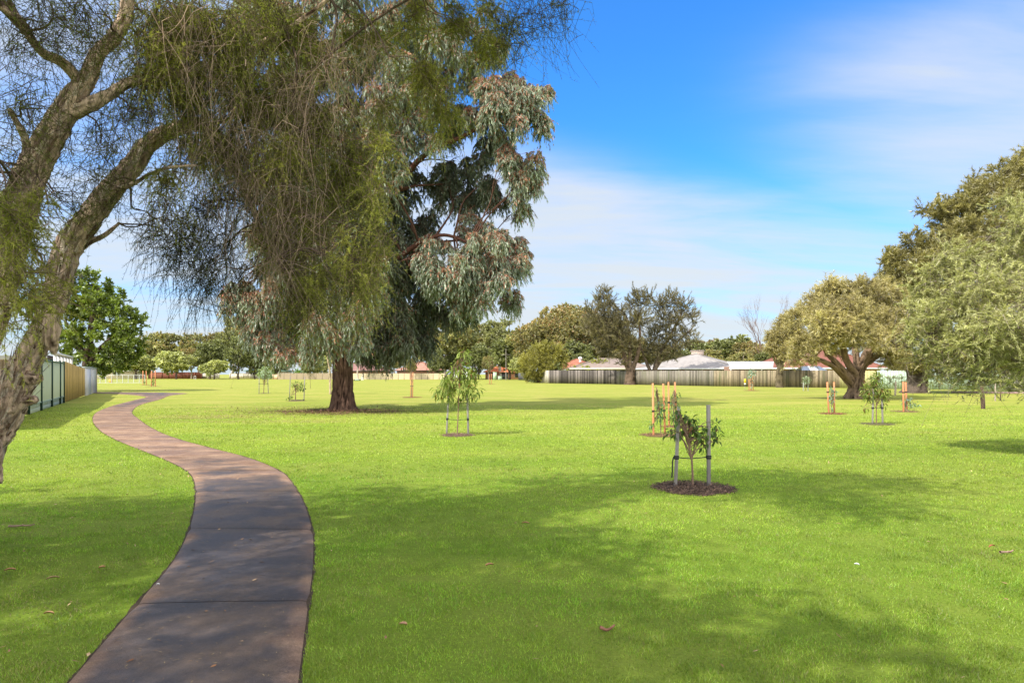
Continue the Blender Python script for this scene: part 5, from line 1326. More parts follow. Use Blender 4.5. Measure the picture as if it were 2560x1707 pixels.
def bag():
    X, D = (893 - CX) / F * 158, 158
    root = thing('sports_bag', 'long low grey green sports bag with dark ends on the grass beside the person', 'bag', (X, D, 0))
    G = Geo(); P = np.array([[-0.55, 0, 0.2], [-0.4, 0, 0.2], [0.4, 0, 0.2], [0.55, 0, 0.2]]); G.tubes(P, np.array([0.1, 0.19, 0.19, 0.1]), 12, (0.25, 0.33, 0.24)); G.build('body', MRUBBER, root, True)
    for s in (-1, 1):
        G = Geo(); G.tubes(np.array([[s * 0.55, 0, 0.2], [s * 0.72, 0, 0.2], [s * 0.76, 0, 0.2]]), np.array([0.17, 0.19, 0.02]), 12, (0.04, 0.05, 0.04)); G.build('end_pocket', MRUBBER, root, True)
bag()
def kerb():
    G = Geo()
    a = np.array([(2380 - CX) / F * 57.0, 57.0]); b = np.array([(2640 - CX) / F * 52, 52])
    L_ = np.linalg.norm(b - a); rz = math.atan2(*(b - a)[::-1])
    o = thing('brick_edging', 'low pinkish brick edging along a garden bed at the right edge', 'edging', (a[0], a[1], 0), rz)
    for k in range(1): G.box([L_ / 2, 0, 0.07], (L_, 0.5, 0.14), (0.36, 0.24, 0.22))
    G.build('bricks', MBRICK, o)
kerb()

FOL = 1.42
# ------------------------------------------------------------------ mid distance trees
def simple_tree(name, label, px_base, trunk, clumps, style, D=None, bark=(0.12, 0.085, 0.06), barkamp=0.15, subs=4, limb_r=0.06, group=None, cat='tree', k=20, flare=None, barkmat=None, extra=()):
    """trunk: list of polylines [(Vx,Vy,width V px)...]; clumps: [(Vx,Vy,r V px, dD, rz)]"""
    X, Db = gp(*px_base) if D is None else ((px_base[0] - CX) / F * D, D)
    root = thing(name, label, cat, (X, Db, 0), group=group)
    T = Geo(); att = []
    for j, tr in enumerate(trunk):
        P = []; R = []
        for q in tr:
            dd = q[3] if len(q) > 3 else 0
            P.append(ptv(q[0], q[1], Db + dd)); R.append(q[2] * K / F * Db / 2)
        P = np.array(P)
        if j == 0 or P[0, 2] < 0.6: P[0, 2] = -0.05
        hi = np.asarray(bark) * 1.5; lo = np.asarray(bark) * 0.4
        Q, Rq, _, _ = noisy_tube(T, P, R, k if j == 0 else max(10, k // 2), barkamp, hi, lo, 3.5, 0.8, seed=j * 3.3, flare=flare if j == 0 else None)
        for i in range(len(Q) // 3, len(Q), max(1, len(Q) // 10)): att.append((Q[i], Rq[i]))
    cl = []
    for q in clumps:
        vx, vy, r = q[:3]; dd = q[3] if len(q) > 3 else 0; rz = q[4] if len(q) > 4 else r
        De = Db + dd
        cl.append((ptv(vx, vy, De), np.array([r, r, rz]) * K / F * De))
    B = Geo()
    limbs_to(B, att, cl, limb_r, np.asarray(bark) * 0.8, subs=subs, wig=0.07, up=0.06, k=5)
    shift(T, root.location[:]).build('trunk', barkmat or MBARK, root, True)
    shift(B, root.location[:]).build('branches', MBARK, root, True)
    if cl:
        C = Geo()
        style(C, cl)
        shift(C, root.location[:]).build('crown', MLEAF, root)
    return root

# spreading paperbark on the right
def st_paper(C, cl):
    foliage(C, breakup(cl, 6, 0.54, 0.9), 120, 0.8, 0.12, 46, (0.20, 0.030), (0.185, 0.155, 0.055), (0.42, 0.36, 0.155), 'needle', outw=1.0, upw=0.25, twig=(0.010, (0.22, 0.17, 0.13)), spread=0.7, shell=0.45, wob=0.12)
cp = [(1960, 660, 44), (1905, 668, 38), (2010, 665, 40), (1865, 692, 32), (1842, 730, 30, -1), (2050, 690, 38), (1935, 700, 44, -3), (1990, 705, 44, -3), (1885, 725, 38, -3), (2035, 740, 38, -2),
      (1850, 775, 28, -1), (1890, 765, 34, -3), (1950, 748, 36, -4), (2005, 755, 34, -3.5), (2065, 780, 34, -2), (1868, 812, 22, -2, 18), (1826, 805, 18, 0, 20), (2050, 810, 26, -1, 22), (1985, 730, 44, 3), (1900, 720, 44, 3),
      (2075, 730, 34, 1), (1960, 690, 44, 3), (1925, 642, 28, 0, 16), (1985, 638, 30, 0, 16), (1890, 658, 24, 0), (2030, 652, 24, 0), (1915, 790, 18, 2, 14), (1970, 775, 20, 1, 14), (2020, 795, 18, 0, 14), (1935, 770, 22, -2, 18)]
cp = [(q[0], q[1] + 14, q[2] * 0.95) + tuple(q[3:]) for q in cp]
simple_tree('paperbark_tree', 'wide domed paperbark on the right lawn with a thick pale fluted trunk forking low', (2133, 996),
            [[(1966, 916, 40), (1966, 895, 30), (1969, 870, 25), (1978, 845, 18), (1992, 815, 20), (2010, 780, 14), (2020, 740, 9)],
             [(1962, 890, 18), (1940, 865, 14, -.3), (1915, 842, 11, -1), (1880, 825, 8, -2), (1850, 815, 7, -2)], [(1968, 868, 18), (1945, 830, 13, -.6), (1935, 790, 12, -1), (1925, 750, 8, -1.5)],
             [(1972, 850, 16), (1965, 810, 12, .3), (1962, 770, 11, 0.5), (1955, 720, 8, 1)], [(1985, 835, 18), (2010, 820, 12), (2045, 790, 8)], [(1960, 880, 18), (1925, 838, 11, -1), (1895, 805, 8, -1), (1885, 770, 6, -1)]],
            cp, st_paper, bark=(0.17, 0.115, 0.078), barkamp=0.28, subs=5, limb_r=0.05, k=44, flare=(0.7, 0.3), barkmat=MPAPER)
simple_tree('paperbark_tree', 'small round headed paperbark with one dark trunk against the board fence', (1950, 968.5),
            [[(1791, 890, 17), (1790, 860, 15), (1793, 835, 13), (1785, 815, 8), (1780, 790, 5)], [(1793, 838, 8), (1810, 815, 6), (1815, 790, 4)], [(1789, 842, 7), (1778, 825, 5), (1772, 805, 4)]],
            [(1805, 740, 32), (1790, 765, 26), (1825, 760, 28), (1780, 790, 22), (1810, 790, 28, -1), (1845, 790, 24), (1772, 775, 14), (1800, 815, 20, 0, 14), (1838, 770, 20), (1770, 800, 14), (1830, 812, 22, 0, 16)], st_paper,
            bark=(0.10, 0.08, 0.05), subs=4, k=16)
# dark forked casuarinas
def st_cas(C, cl):
    foliage(C, cl, 26, 1.7, -0.05, 60, (0.42, 0.045), (0.090, 0.078, 0.040), (0.215, 0.185, 0.098), 'needle', outw=1.0, upw=0.6, twig=(0.018, (0.10, 0.08, 0.065)), spread=0.45, shell=0.3, wob=0.1)
simple_tree('casuarina_tree', 'dark stout trunked she oak forking low before the fence, left of its thinner twin', (1575, 961.5),
            [[(1447, 885, 26), (1447, 865, 20), (1446, 850, 14), (1437, 830, 11), (1430, 800, 8), (1420, 760, 5)], [(1449, 868, 14), (1456, 840, 10), (1466, 810, 8), (1470, 770, 6), (1465, 720, 4)], [(1447, 860, 12), (1447, 830, 9), (1447, 790, 7), (1440, 730, 4)]],
            [(1400, 690, 16), (1385, 700, 22), (1365, 720, 26), (1400, 730, 28), (1380, 760, 30), (1420, 760, 30), (1350, 750, 22), (1430, 790, 26), (1450, 740, 26), (1470, 690, 22), (1450, 700, 16), (1475, 730, 24), (1400, 800, 26), (1380, 795, 16), (1450, 790, 24),
             (1425, 715, 16), (1490, 680, 16), (1460, 670, 12), (1390, 670, 14), (1375, 680, 12), (1430, 825, 16)], st_cas, bark=(0.10, 0.07, 0.05), subs=5, k=18, group='dark she oaks before the board fence')
simple_tree('casuarina_tree', 'thinner leaning she oak with fanned airy branches, right of the stout forked one', (1633, 961),
            [[(1499, 884, 16), (1502, 860, 12), (1508, 835, 10), (1520, 805, 7), (1545, 760, 5), (1565, 720, 3)], [(1501, 868, 9), (1488, 840, 7), (1478, 815, 5), (1470, 790, 4)], [(1504, 850, 7), (1525, 820, 5), (1560, 780, 4), (1590, 755, 3)]],
            [(1540, 690, 22), (1570, 700, 20), (1515, 700, 22), (1555, 730, 24), (1585, 720, 16), (1525, 740, 26), (1500, 770, 24), (1545, 770, 24), (1580, 765, 18), (1600, 780, 12), (1520, 800, 26), (1555, 800, 20), (1490, 800, 20), (1575, 790, 14), (1510, 825, 18, 0, 12), (1595, 740, 10), (1545, 820, 14, 0, 8)],
            st_cas, bark=(0.12, 0.09, 0.065), subs=6, k=16, group='dark she oaks before the board fence')
# big dull tree behind on the right, with a very thick dark trunk
def st_big(C, cl):
    foliage(C, breakup(cl, 6, 0.54, 1.0), 50, 1.1, 0.15, 56, (0.30, 0.055), (0.135, 0.120, 0.040), (0.290, 0.255, 0.085), 'needle', outw=1.0, upw=0.4, twig=(0.014, (0.17, 0.13, 0.11)), spread=0.7, shell=0.4, wob=0.12)
cb = [(2320, 400, 36), (2260, 425, 30), (2350, 440, 56), (2290, 465, 56, -2), (2230, 460, 34), (2210, 490, 42), (2260, 520, 60, -3), (2330, 520, 60, -3), (2170, 540, 40), (2190, 580, 50, -2), (2120, 580, 42), (2075, 600, 36), (2050, 600, 24), (2140, 640, 50, -2), (2080, 660, 40),
      (2230, 600, 60, -3), (2300, 620, 60, -3), (2110, 700, 46, -2), (2070, 710, 30), (2180, 700, 55, -3), (2260, 700, 55, -3), (2100, 760, 42, -2), (2160, 780, 50, -3), (2230, 780, 50, -2), (2080, 800, 28), (2120, 830, 32, -1, 24), (2180, 840, 36, -1, 26), (2390, 400, 44), (2430, 450, 60), (2400, 550, 70, -2), (2380, 650, 70), (2440, 700, 60),
      (2150, 480, 24), (2190, 470, 20), (2240, 850, 36, 0, 22), (2035, 640, 20), (2040, 700, 18), (2300, 760, 60, -1), (2310, 830, 50, 0, 30), (2380, 770, 60), (2350, 378, 26)]
simple_tree('paperbark_tree', 'huge dull green tree with a very thick short dark trunk at the right', (2290, 982),
            [[(2104, 902, 48), (2106, 880, 42), (2115, 850, 40), (2135, 800, 34), (2165, 720, 28), (2200, 620, 20), (2240, 520, 13), (2280, 430, 8)], [(2098, 895, 20), (2092, 870, 14), (2085, 850, 10), (2070, 820, 7)], [(2115, 850, 20), (2190, 780, 16), (2290, 700, 12), (2380, 620, 9)]],
            cb, st_big, bark=(0.085, 0.065, 0.05), subs=5, limb_r=0.08, k=26, flare=(1.2, 0.3))
# near weeping feathery tree on the right edge
def st_weep(C, cl):
    foliage(C, breakup(cl, 6, 0.48, 1.0), 280, 0.62, 0.2, 80, (0.075, 0.011), (0.160, 0.165, 0.050), (0.430, 0.420, 0.165), 'needle', outw=1.0, upw=0.25, twig=(0.005, (0.26, 0.20, 0.16)), spread=0.6, shell=0.5, wob=0.14)
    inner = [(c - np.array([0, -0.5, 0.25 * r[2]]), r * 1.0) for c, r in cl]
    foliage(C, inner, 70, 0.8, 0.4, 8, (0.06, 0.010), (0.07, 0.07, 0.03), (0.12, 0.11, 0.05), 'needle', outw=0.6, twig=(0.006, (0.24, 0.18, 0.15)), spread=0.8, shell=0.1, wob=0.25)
cw = [(2200, 570, 34), (2240, 600, 44, -.6), (2180, 620, 36), (2290, 590, 45, .5), (2150, 660, 40), (2120, 700, 36), (2200, 680, 45, -.6), (2260, 680, 50, -1), (2320, 640, 50, -1), (2350, 560, 50), (2105, 745, 30), (2150, 750, 42, -.5), (2210, 760, 45, -1), (2280, 760, 50, -1.5), (2340, 740, 50, -2),
      (2120, 800, 28), (2165, 820, 36, -.3, 26), (2225, 830, 40, -.8, 28), (2290, 830, 44, -1.2, 30), (2350, 820, 45, -1.5, 34), (2150, 858, 22, 0, 12), (2200, 865, 22, 0, 12), (2250, 868, 22, 0, 14), (2300, 868, 24, 0, 14), (2390, 700, 60, -2), (2410, 800, 50, -2), (2420, 600, 60, -1), (2470, 700, 70, -2), (2480, 560, 60, 0),
      (2340, 870, 22, 0, 14), (2090, 770, 18), (2330, 500, 40, 1), (2400, 480, 50, 1), (2135, 620, 22), (2380, 870, 26, 0, 16), (2540, 640, 70, -1), (2460, 820, 50, -1), (2550, 760, 60, 0), (2520, 480, 60, 1), (2720, 640, 110, -2.5), (2780, 760, 110, -2.0), (2700, 780, 90, -2.8), (2640, 560, 90, -1)]
simple_tree('weeping_tree', 'feathery yellow green weeping tree reaching in from the right edge', (2790, 0), [[(2570, 1075, 70), (2565, 950, 55), (2545, 850, 48), (2510, 760, 38), (2470, 680, 28), (2420, 600, 18), (2370, 540, 10)],
            [(2550, 860, 30), (2450, 790, 22, -.5), (2350, 760, 14, -.6), (2260, 740, 9, -.4), (2170, 730, 5)], [(2500, 740, 24), (2400, 690, 16), (2300, 650, 10), (2220, 620, 6)], [(2540, 850, 26), (2440, 840, 15), (2330, 825, 9), (2230, 815, 5)]],
            cw, st_weep, D=13.8, bark=(0.16, 0.12, 0.095), subs=6, limb_r=0.03, k=30)
def st_small(C, cl):
    foliage(C, cl, 40, 0.9, 0.7, 26, (0.12, 0.022), (0.075, 0.10, 0.035), (0.17, 0.20, 0.07), 'needle', outw=0.6, twig=(0.006, (0.2, 0.15, 0.12)), spread=0.6, shell=0.2)
simple_tree('weeping_tree', 'small weeping tree with a straight dark trunk under the feathery foliage at right', (2458.5, 1022), [[(2258, 940, 9), (2257, 915, 8), (2255, 890, 7), (2258, 860, 5)]],
            [(2225, 880, 12, 0, 16), (2240, 895, 12, 0, 20), (2275, 885, 14, 0, 14), (2215, 905, 5, 0, 14), (2295, 880, 12, 0, 10), (2250, 860, 22, 0, 12), (2190, 880, 10, 0, 12)], st_small, bark=(0.09, 0.06, 0.045), subs=3, k=14, limb_r=0.02)
simple_tree('young_tree', 'slim young tree with dark stem near the right brick edging', (2501, 1001), [[(2298, 919, 3), (2298, 900, 2.5), (2297, 880, 2)]], [(2298, 890, 10, 0, 8), (2288, 885, 8, 0, 8), (2312, 896, 8, 0, 10)], st_small, subs=2, k=8, limb_r=0.01)
simple_tree('young_tree', 'slim young tree with pale stem near the right brick edging', (2489, 1002), [[(2286, 920, 3), (2286, 900, 2.6), (2286, 880, 2)]], [(2280, 895, 9, 0, 9), (2290, 880, 8, 0, 8)], st_small, bark=(0.35, 0.28, 0.24), subs=2, k=8, limb_r=0.01)
def st_round(C, cl):
    foliage(C, cl, 40, 0.6, 0.0, 30, (0.16, 0.06), (0.14, 0.16, 0.08), (0.30, 0.30, 0.16), 'leaf', outw=1.0, upw=0.3, twig=(0.008, (0.25, 0.2, 0.17)), spread=0.8, shell=0.4)
simple_tree('young_tree', 'small round olive tree with pale stem between paperbark and huge tree', (2238, 988), [[(2056, 908, 4), (2057, 890, 4), (2057, 875, 3)]], [(2057, 872, 12), (2047, 868, 9), (2068, 874, 9)], st_round, bark=(0.35, 0.28, 0.22), subs=3, k=10, limb_r=0.015)
simple_tree('young_tree', 'slender pale trunked young tree just left of the big gum trunk', (826, 985.5), [[(759, 905, 5.6), (758.5, 880, 5), (757, 850, 4.5), (752, 820, 4), (748, 790, 3)]], [(750, 790, 18), (760, 800, 14), (740, 770, 16)], st_round, bark=(0.33, 0.26, 0.17), subs=3, k=12, limb_r=0.02)
# bright green tree behind the left fence
def st_bright(C, cl):
    foliage(C, breakup(cl, 4, 0.5), 26, 0.9, 0.0, 34, (0.28, 0.15), (0.050, 0.078, 0.010), (0.175, 0.225, 0.022), 'leaf', outw=1.1, upw=0.15, twig=(0.012, (0.10, 0.075, 0.05)), spread=0.9, shell=0.6)
simple_tree('leafy_tree', 'bright green broad leaved tree behind the left fences', (215, 0), [[(196, 890, 20), (198, 850, 18), (205, 790, 16), (215, 720, 12), (225, 660, 8)], [(199, 840, 12), (240, 790, 9), (290, 750, 6)], [(200, 830, 12), (175, 780, 9), (150, 740, 6)]],
            [(200, 655, 30), (235, 668, 26), (170, 690, 34), (215, 700, 34, -1.5), (262, 695, 26), (292, 712, 22), (310, 742, 22), (280, 740, 30, -1.5), (230, 750, 34, -2), (180, 750, 34, -1.5), (155, 720, 26), (318, 775, 18), (290, 785, 30, -1.5), (240, 800, 34, -2), (190, 800, 34, -1.5), (160, 790, 26), (305, 812, 22, 0, 18),
             (265, 828, 28, -1, 18), (215, 835, 30, 0, 18), (140, 700, 26), (120, 640, 30), (90, 700, 40), (100, 780, 40), (160, 640, 30), (240, 700, 36, 2), (200, 740, 36, 2), (280, 760, 32, 2), (325, 800, 14), (245, 850, 20, 0, 12), (290, 842, 18, 0, 12), (150, 830, 30, 0, 20)], st_bright, D=62, bark=(0.07, 0.05, 0.035), subs=4, k=16)
# bushes over the right fence
def st_bush(c0, c1, ls=(0.30, 0.10), per=34):
    def f(C, cl): foliage(C, cl, per, 1.2, 0.0, 50, ls, c0, c1, 'leaf', outw=1.0, upw=0.35, twig=(0.01, (0.12, 0.09, 0.06)), spread=0.8, shell=0.5)
    return f
simple_tree('bush', 'big soft olive green bush overhanging the left end of the board fence', (1345, 0), [[(1236, 885, 8), (1238, 850, 6), (1240, 820, 4)]],
            [(1215, 830, 20), (1240, 812, 24), (1270, 812, 22), (1230, 845, 26, -1), (1262, 845, 26, -1), (1290, 830, 18), (1205, 850, 12), (1250, 800, 14), (1285, 805, 12), (1220, 862, 16)], st_bush((0.13, 0.125, 0.022), (0.32, 0.29, 0.05), (0.34, 0.05), 60), D=120, subs=3, k=10, cat='bush')
simple_tree('bush', 'pale grey green bush against the dark boards, right of the big olive bush', (1385, 0), [[(1272, 882, 5), (1273, 860, 4)]], [(1272, 848, 14), (1262, 858, 12), (1284, 856, 12), (1272, 865, 14)], st_bush((0.12, 0.15, 0.06), (0.27, 0.30, 0.14)), D=119, subs=2, k=8, cat='bush')
simple_tree('bush', 'low bright yellow green hedge peeping over the dark boards', (1470, 0), [[(1352, 884, 4), (1352, 870, 3)]], [(1325, 852, 9, 0, 6), (1340, 850, 9, 0, 6), (1355, 854, 9, 0, 5), (1372, 855, 8, 0, 4), (1390, 856, 8, 0, 3), (1312, 856, 8, 0, 4)], st_bush((0.16, 0.19, 0.02), (0.33, 0.36, 0.03)), D=118, subs=2, k=8, cat='hedge')
simple_tree('bush', 'rounded olive bush between salmon roof and mauve brown roof', (1490, 0), [[(1370, 882, 4), (1370, 855, 3)]], [(1360, 838, 9, 0, 8), (1372, 833, 10, 0, 8), (1384, 836, 8, 0, 7)], st_bush((0.11, 0.12, 0.02), (0.25, 0.25, 0.05)), D=121, subs=2, k=8, cat='bush')
simple_tree('bush', 'clipped green hedge ball far left of the big gum', (747, 0), [[(687, 868, 2), (687, 862, 2)]], [(690, 857, 7, 0, 6), (702, 857, 7, 0, 6), (682, 855, 6)], st_bush((0.08, 0.15, 0.02), (0.22, 0.36, 0.04)), D=202, subs=1, k=6, cat='hedge')
# bare dead tree behind the patio
def dead_tree():
    D = 150; X = (1910 - CX) / F * D
    root = thing('dead_tree', 'tall bare leafless tree with brown twigs left of the small paperbark', 'tree', (X, D, 0))
    T = Geo(); off = np.array([X, D, 0.0])
    def rec(p, d, L_, r, lev):
        q = p + d * L_
        T.tubes(curve(p, q, 6, wig=0.05) - off, np.linspace(r, r * 0.6, 6), 6 if lev < 2 else 4, (0.20, 0.13, 0.11))
        if lev >= 5: return
        for _ in range(3 if lev else 4):
            nd = unit(d + rvec(1)[0] * 0.48 + np.array([0, 0, 0.28]))
            rec(p + (q - p) * random.uniform(0.55, 1.0), nd, L_ * random.uniform(0.55, 0.85), r * 0.52, lev + 1)
    rec(np.array([X, D, 0.0]), np.array([0.03, 0, 1.0]), 7.0, 0.17, 0)
    rec(np.array([X, D, 5.0]), unit([-0.4, 0, 1.0]), 4.5, 0.10, 1)
    T.build('trunk', MBARK, root, True)
dead_tree()

FOL = 1.85
# ------------------------------------------------------------------ far trees, copied, copied one by one
def proto(name, seed, h, w, trunk_h, c0, c1, barkc, nclump=26, per=7.0, ls=(0.55, 0.28), forks=3, droop=0.0, crown_lo=0.30, rc=0.16, lean=0.0, tip=None):
    st = random.getstate(); random.seed(seed)
    root = empty(name)
    T = Geo(); att = []
    base = np.array([0, 0, -0.1])
    top = np.array([lean * h, 0, trunk_h])
    T.tubes(curve(base, top, 8, wig=0.02), np.linspace(0.028 * h, 0.018 * h, 8), 9, barkc)
    for i in range(forks):
        a = i / forks * 6.28 + seed
        e = top + np.array([math.cos(a) * w * 0.26, math.sin(a) * w * 0.26, (h - trunk_h) * random.uniform(0.5, 0.8)])
        P = curve(top, e, 8, wig=0.05); R = np.linspace(0.016 * h, 0.005 * h, 8)
        T.tubes(P, R, 6, barkc)
        att += [(P[k], R[k]) for k in range(1, 8)]
    cl = []
    for i in range(nclump):
        d = rvec(1)[0]; q = rng.random() ** 0.35
        zc = (h + crown_lo * h) / 2; hz = (h - crown_lo * h) / 2
        r = w * rc * rng.uniform(0.75, 1.3)
        c = np.array([d[0] * w * 0.5 * q * 0.85 + lean * h, d[1] * w * 0.5 * q * 0.85, zc + d[2] * hz * q * 0.88])
        cl.append((c, np.array([r, r, r * 0.72])))
    B = T
    limbs_to(B, att, cl, 0.035, barkc, subs=2, wig=0.06, up=0.05, k=4)
    C = Geo()
    foliage(C, cl, per, 1.1, droop, 34, ls, c0, c1, 'leaf', outw=1.0, upw=0.3, twig=(0.0, (0, 0, 0)), spread=0.9, shell=0.55, droop=droop, tipcol=tip)
    T.build('trunk', MBARK, root, True); C.build('crown', MLEAF, root)
    random.setstate(st)
    return root
OLV0, OLV1 = (0.095, 0.105, 0.035), (0.27, 0.255, 0.085)
PR_ = dict(
    gum=proto('gum_tree', 1, 17, 13, 5.5, (0.085, 0.092, 0.035), (0.25, 0.235, 0.085), (0.42, 0.35, 0.30), nclump=46, rc=0.13, tip=((0.27, 0.16, 0.07), 0.12)),
    brown=proto('gum_tree', 2, 18, 14, 4.5, (0.085, 0.082, 0.030), (0.235, 0.205, 0.075), (0.30, 0.24, 0.20), nclump=44, rc=0.15, tip=((0.28, 0.15, 0.06), 0.15)),
    dark=proto('evergreen_tree', 3, 13, 10, 3.0, (0.055, 0.065, 0.022), (0.175, 0.185, 0.065), (0.12, 0.09, 0.07), nclump=40, rc=0.18, crown_lo=0.22),
    pale=proto('evergreen_tree', 4, 9, 9, 2.2, (0.14, 0.16, 0.05), (0.33, 0.33, 0.13), (0.14, 0.10, 0.08), nclump=34, rc=0.19, crown_lo=0.16, droop=0.3),
    tall=proto('gum_tree', 5, 21, 12, 8, (0.08, 0.09, 0.035), (0.24, 0.235, 0.09), (0.48, 0.41, 0.36), nclump=40, rc=0.14, crown_lo=0.38),
    bush=proto('bush', 6, 4.5, 6, 0.8, (0.12, 0.15, 0.03), (0.31, 0.34, 0.07), (0.15, 0.1, 0.08), nclump=22, rc=0.22, crown_lo=0.1),
)
used = set()
def place(kind, px, D, vtop, label, wide=1.0, rz=None, cat=None, group='trees beyond the park'):
    p = PR_[kind]
    if kind in used:
        r = p.copy(); COL.objects.link(r)
        for ch in p.children:
            c = ch.copy(); COL.objects.link(c); c.parent = r
    else:
        r = p; used.add(kind)
    ph = dict(gum=17, brown=18, dark=13, pale=9, tall=21, bush=4.5)[kind]
    X = (px * K - CX) / F * D
    hgt = H + (HY - vtop * K) / F * D
    s = hgt / ph / 1.0
    r.location = (X, D, 0); r.scale = (s * wide, s * wide, s); r.rotation_euler = (0, 0, rz if rz is not None else random.uniform(0, 6.28))
    tag(r, label, cat or ('bush' if kind == 'bush' else 'tree'), group)
    return r
T_ = [
 # left group behind the mesh fence and brick wall
 ('pale', 240, 215, 812, 'low pale tree above the left half of the mesh fence', 1.3), ('pale', 312, 210, 800, 'low spreading pale olive tree behind the orange stakes', 1.35), ('dark', 275, 240, 790, 'dark tree at the right foot of the bright green tree', 1.2),
 ('gum', 352, 245, 758, 'brown tinged gum just right of the bright green tree', 0.8), ('gum', 405, 235, 762, 'flat topped reddish brown gum in the left treeline', 1.25), ('pale', 405, 205, 800, 'pale weeping tree over the left end of the brick wall', 1.2), ('brown', 440, 225, 795, 'low rusty brown tree over the brick wall', 1.0),
 ('gum', 455, 245, 762, 'gum with high tufted head left of centre in the left treeline', 0.9), ('dark', 482, 215, 782, 'round olive tree over the right end of the brick wall', 1.15), ('brown', 500, 250, 758, 'tall tan gum behind the round olive tree', 0.9), ('pale', 492, 200, 822, 'low wide tree with trunks leaning apart', 1.3),
 ('tall', 535, 235, 742, 'tall gum at the left edge of the big gum crown', 1.05), ('dark', 548, 205, 775, 'dark trunked tree in the row before the white walls, leftmost', 0.85), ('gum', 575, 240, 722, 'tallest gum of the left treeline', 1.2), ('dark', 585, 208, 790, 'dark trunked tree in the row before the white walls, middle', 0.9),
 ('brown', 605, 225, 780, 'pinkish brown tree behind the silvery sapling', 1.0), ('dark', 638, 205, 800, 'dark tree over the silvery sapling', 1.0), ('bush', 610, 215, 842, 'yellow green bush near the silvery sapling', 1.0), ('gum', 660, 240, 770, 'gum hidden behind the left skirts of the big gum', 1.2),
 # behind the big gum
 ('dark', 712, 198, 815, 'dark shade tree over the tan fence', 1.1), ('pale', 725, 215, 812, 'yellow green tree over the tan fence', 1.1), ('gum', 742, 235, 790, 'gum behind the slender pale trunk', 1.0), ('tall', 822, 190, 780, 'pale trunked gum touching the right side of the big gum trunk', 0.8),
 ('pale', 855, 212, 830, 'yellow leaved tree above the mauve roof', 1.0), ('dark', 840, 235, 810, 'dark leaning tree behind the person', 0.9), ('gum', 905, 240, 800, 'gum behind the pinkish brown roof', 1.2), ('dark', 890, 215, 832, 'grey green tree before the mauve roof', 0.6),
 # middle group
 ('brown', 944, 190, 820, 'rusty brown leaved tree right of the tall orange stakes', 0.75), ('gum', 985, 225, 765, 'gum just right of the big gum crown', 1.0), ('gum', 1022, 200, 722, 'high gum with pale forked limbs in the middle treeline', 1.15), ('tall', 1060, 215, 732, 'slim high gum behind the tall leafy sapling', 1.0),
 ('dark', 1005, 195, 805, 'dark low tree left of the tall leafy sapling', 0.9), ('dark', 1040, 200, 812, 'dark low tree behind the tall leafy sapling', 1.0), ('gum', 1092, 225, 738, 'gum between the two high gums of the middle treeline', 0.9), ('tall', 1150, 205, 722, 'high gum with separate leaf tufts left of the fence', 1.0),
 ('dark', 1100, 195, 790, 'dark shady tree over the caravan', 1.1), ('brown', 1122, 185, 815, 'thin brown tree above the far orange stakes', 0.7), ('dark', 1170, 190, 770, 'deep green tree over the orange roof', 1.1), ('pale', 1195, 180, 815, 'grey green tree at the right of the orange roof', 0.9), ('bush', 1075, 195, 850, 'low bush beside the caravan', 1.0),
 ('dark', 1180, 235, 790, 'dull background tree behind the orange roof', 1.3),
 # behind the houses
 ('brown', 1225, 165, 738, 'tan gum above the big olive bush', 0.95), ('gum', 1212, 185, 745, 'gum left of the tan gum above the bush', 1.0), ('brown', 1262, 160, 722, 'brown domed gum behind the big olive bush', 0.9), ('brown', 1300, 165, 692, 'tallest brown gum left of the dark she oaks', 0.95), ('tall', 1322, 175, 688, 'pale limbed gum beside the tallest brown gum', 0.9),
 ('brown', 1345, 150, 705, 'leafy brown gum behind the salmon roof', 1.0), ('brown', 1290, 150, 780, 'low brown tree behind the salmon roof', 1.1), ('brown', 1385, 155, 720, 'gum behind the left she oak', 1.1), ('dark', 1330, 145, 785, 'dark tree just above the salmon roof', 1.1), ('brown', 1400, 150, 775, 'low tree above the mauve brown roof', 1.3),
 ('gum', 1245, 150, 790, 'gum with pale limb above the big olive bush', 1.1), ('brown', 1450, 165, 770, 'brown tree behind the stout she oak', 1.2), ('brown', 1510, 170, 785, 'brown tree behind the thin she oak', 1.2), ('dark', 1560, 165, 800, 'dark tree right of the she oaks above the mauve roof', 1.2),
 ('dark', 1600, 170, 782, 'wooded hump left of the wide chimney', 1.3), ('brown', 1640, 175, 775, 'olive tree behind the wide chimney', 1.3), ('dark', 1680, 170, 773, 'dark olive tree right of the wide chimney', 1.3), ('brown', 1715, 165, 780, 'olive brown tree above the patio roof', 1.2), ('brown', 1745, 160, 790, 'rusty tree at the foot of the bare dead tree', 1.0),
 ('gum', 1625, 150, 800, 'pale stemmed shrubby gum above the white grey roof', 1.3), ('gum', 1700, 148, 805, 'pale stemmed gum left of the dead tree', 1.3), ('dark', 1770, 150, 800, 'dark tree behind the small round paperbark', 1.2), ('brown', 1850, 140, 800, 'brown tree behind the red brown roof', 1.3), ('brown', 2060, 110, 810, 'yellow olive tree between spreading paperbark and huge tree', 1.0),
 ('dark', 2290, 120, 800, 'dark tree behind the mint fence', 1.5),
]
for t_ in T_:
    place(t_[0], t_[1], t_[2], t_[3], t_[4], t_[5])

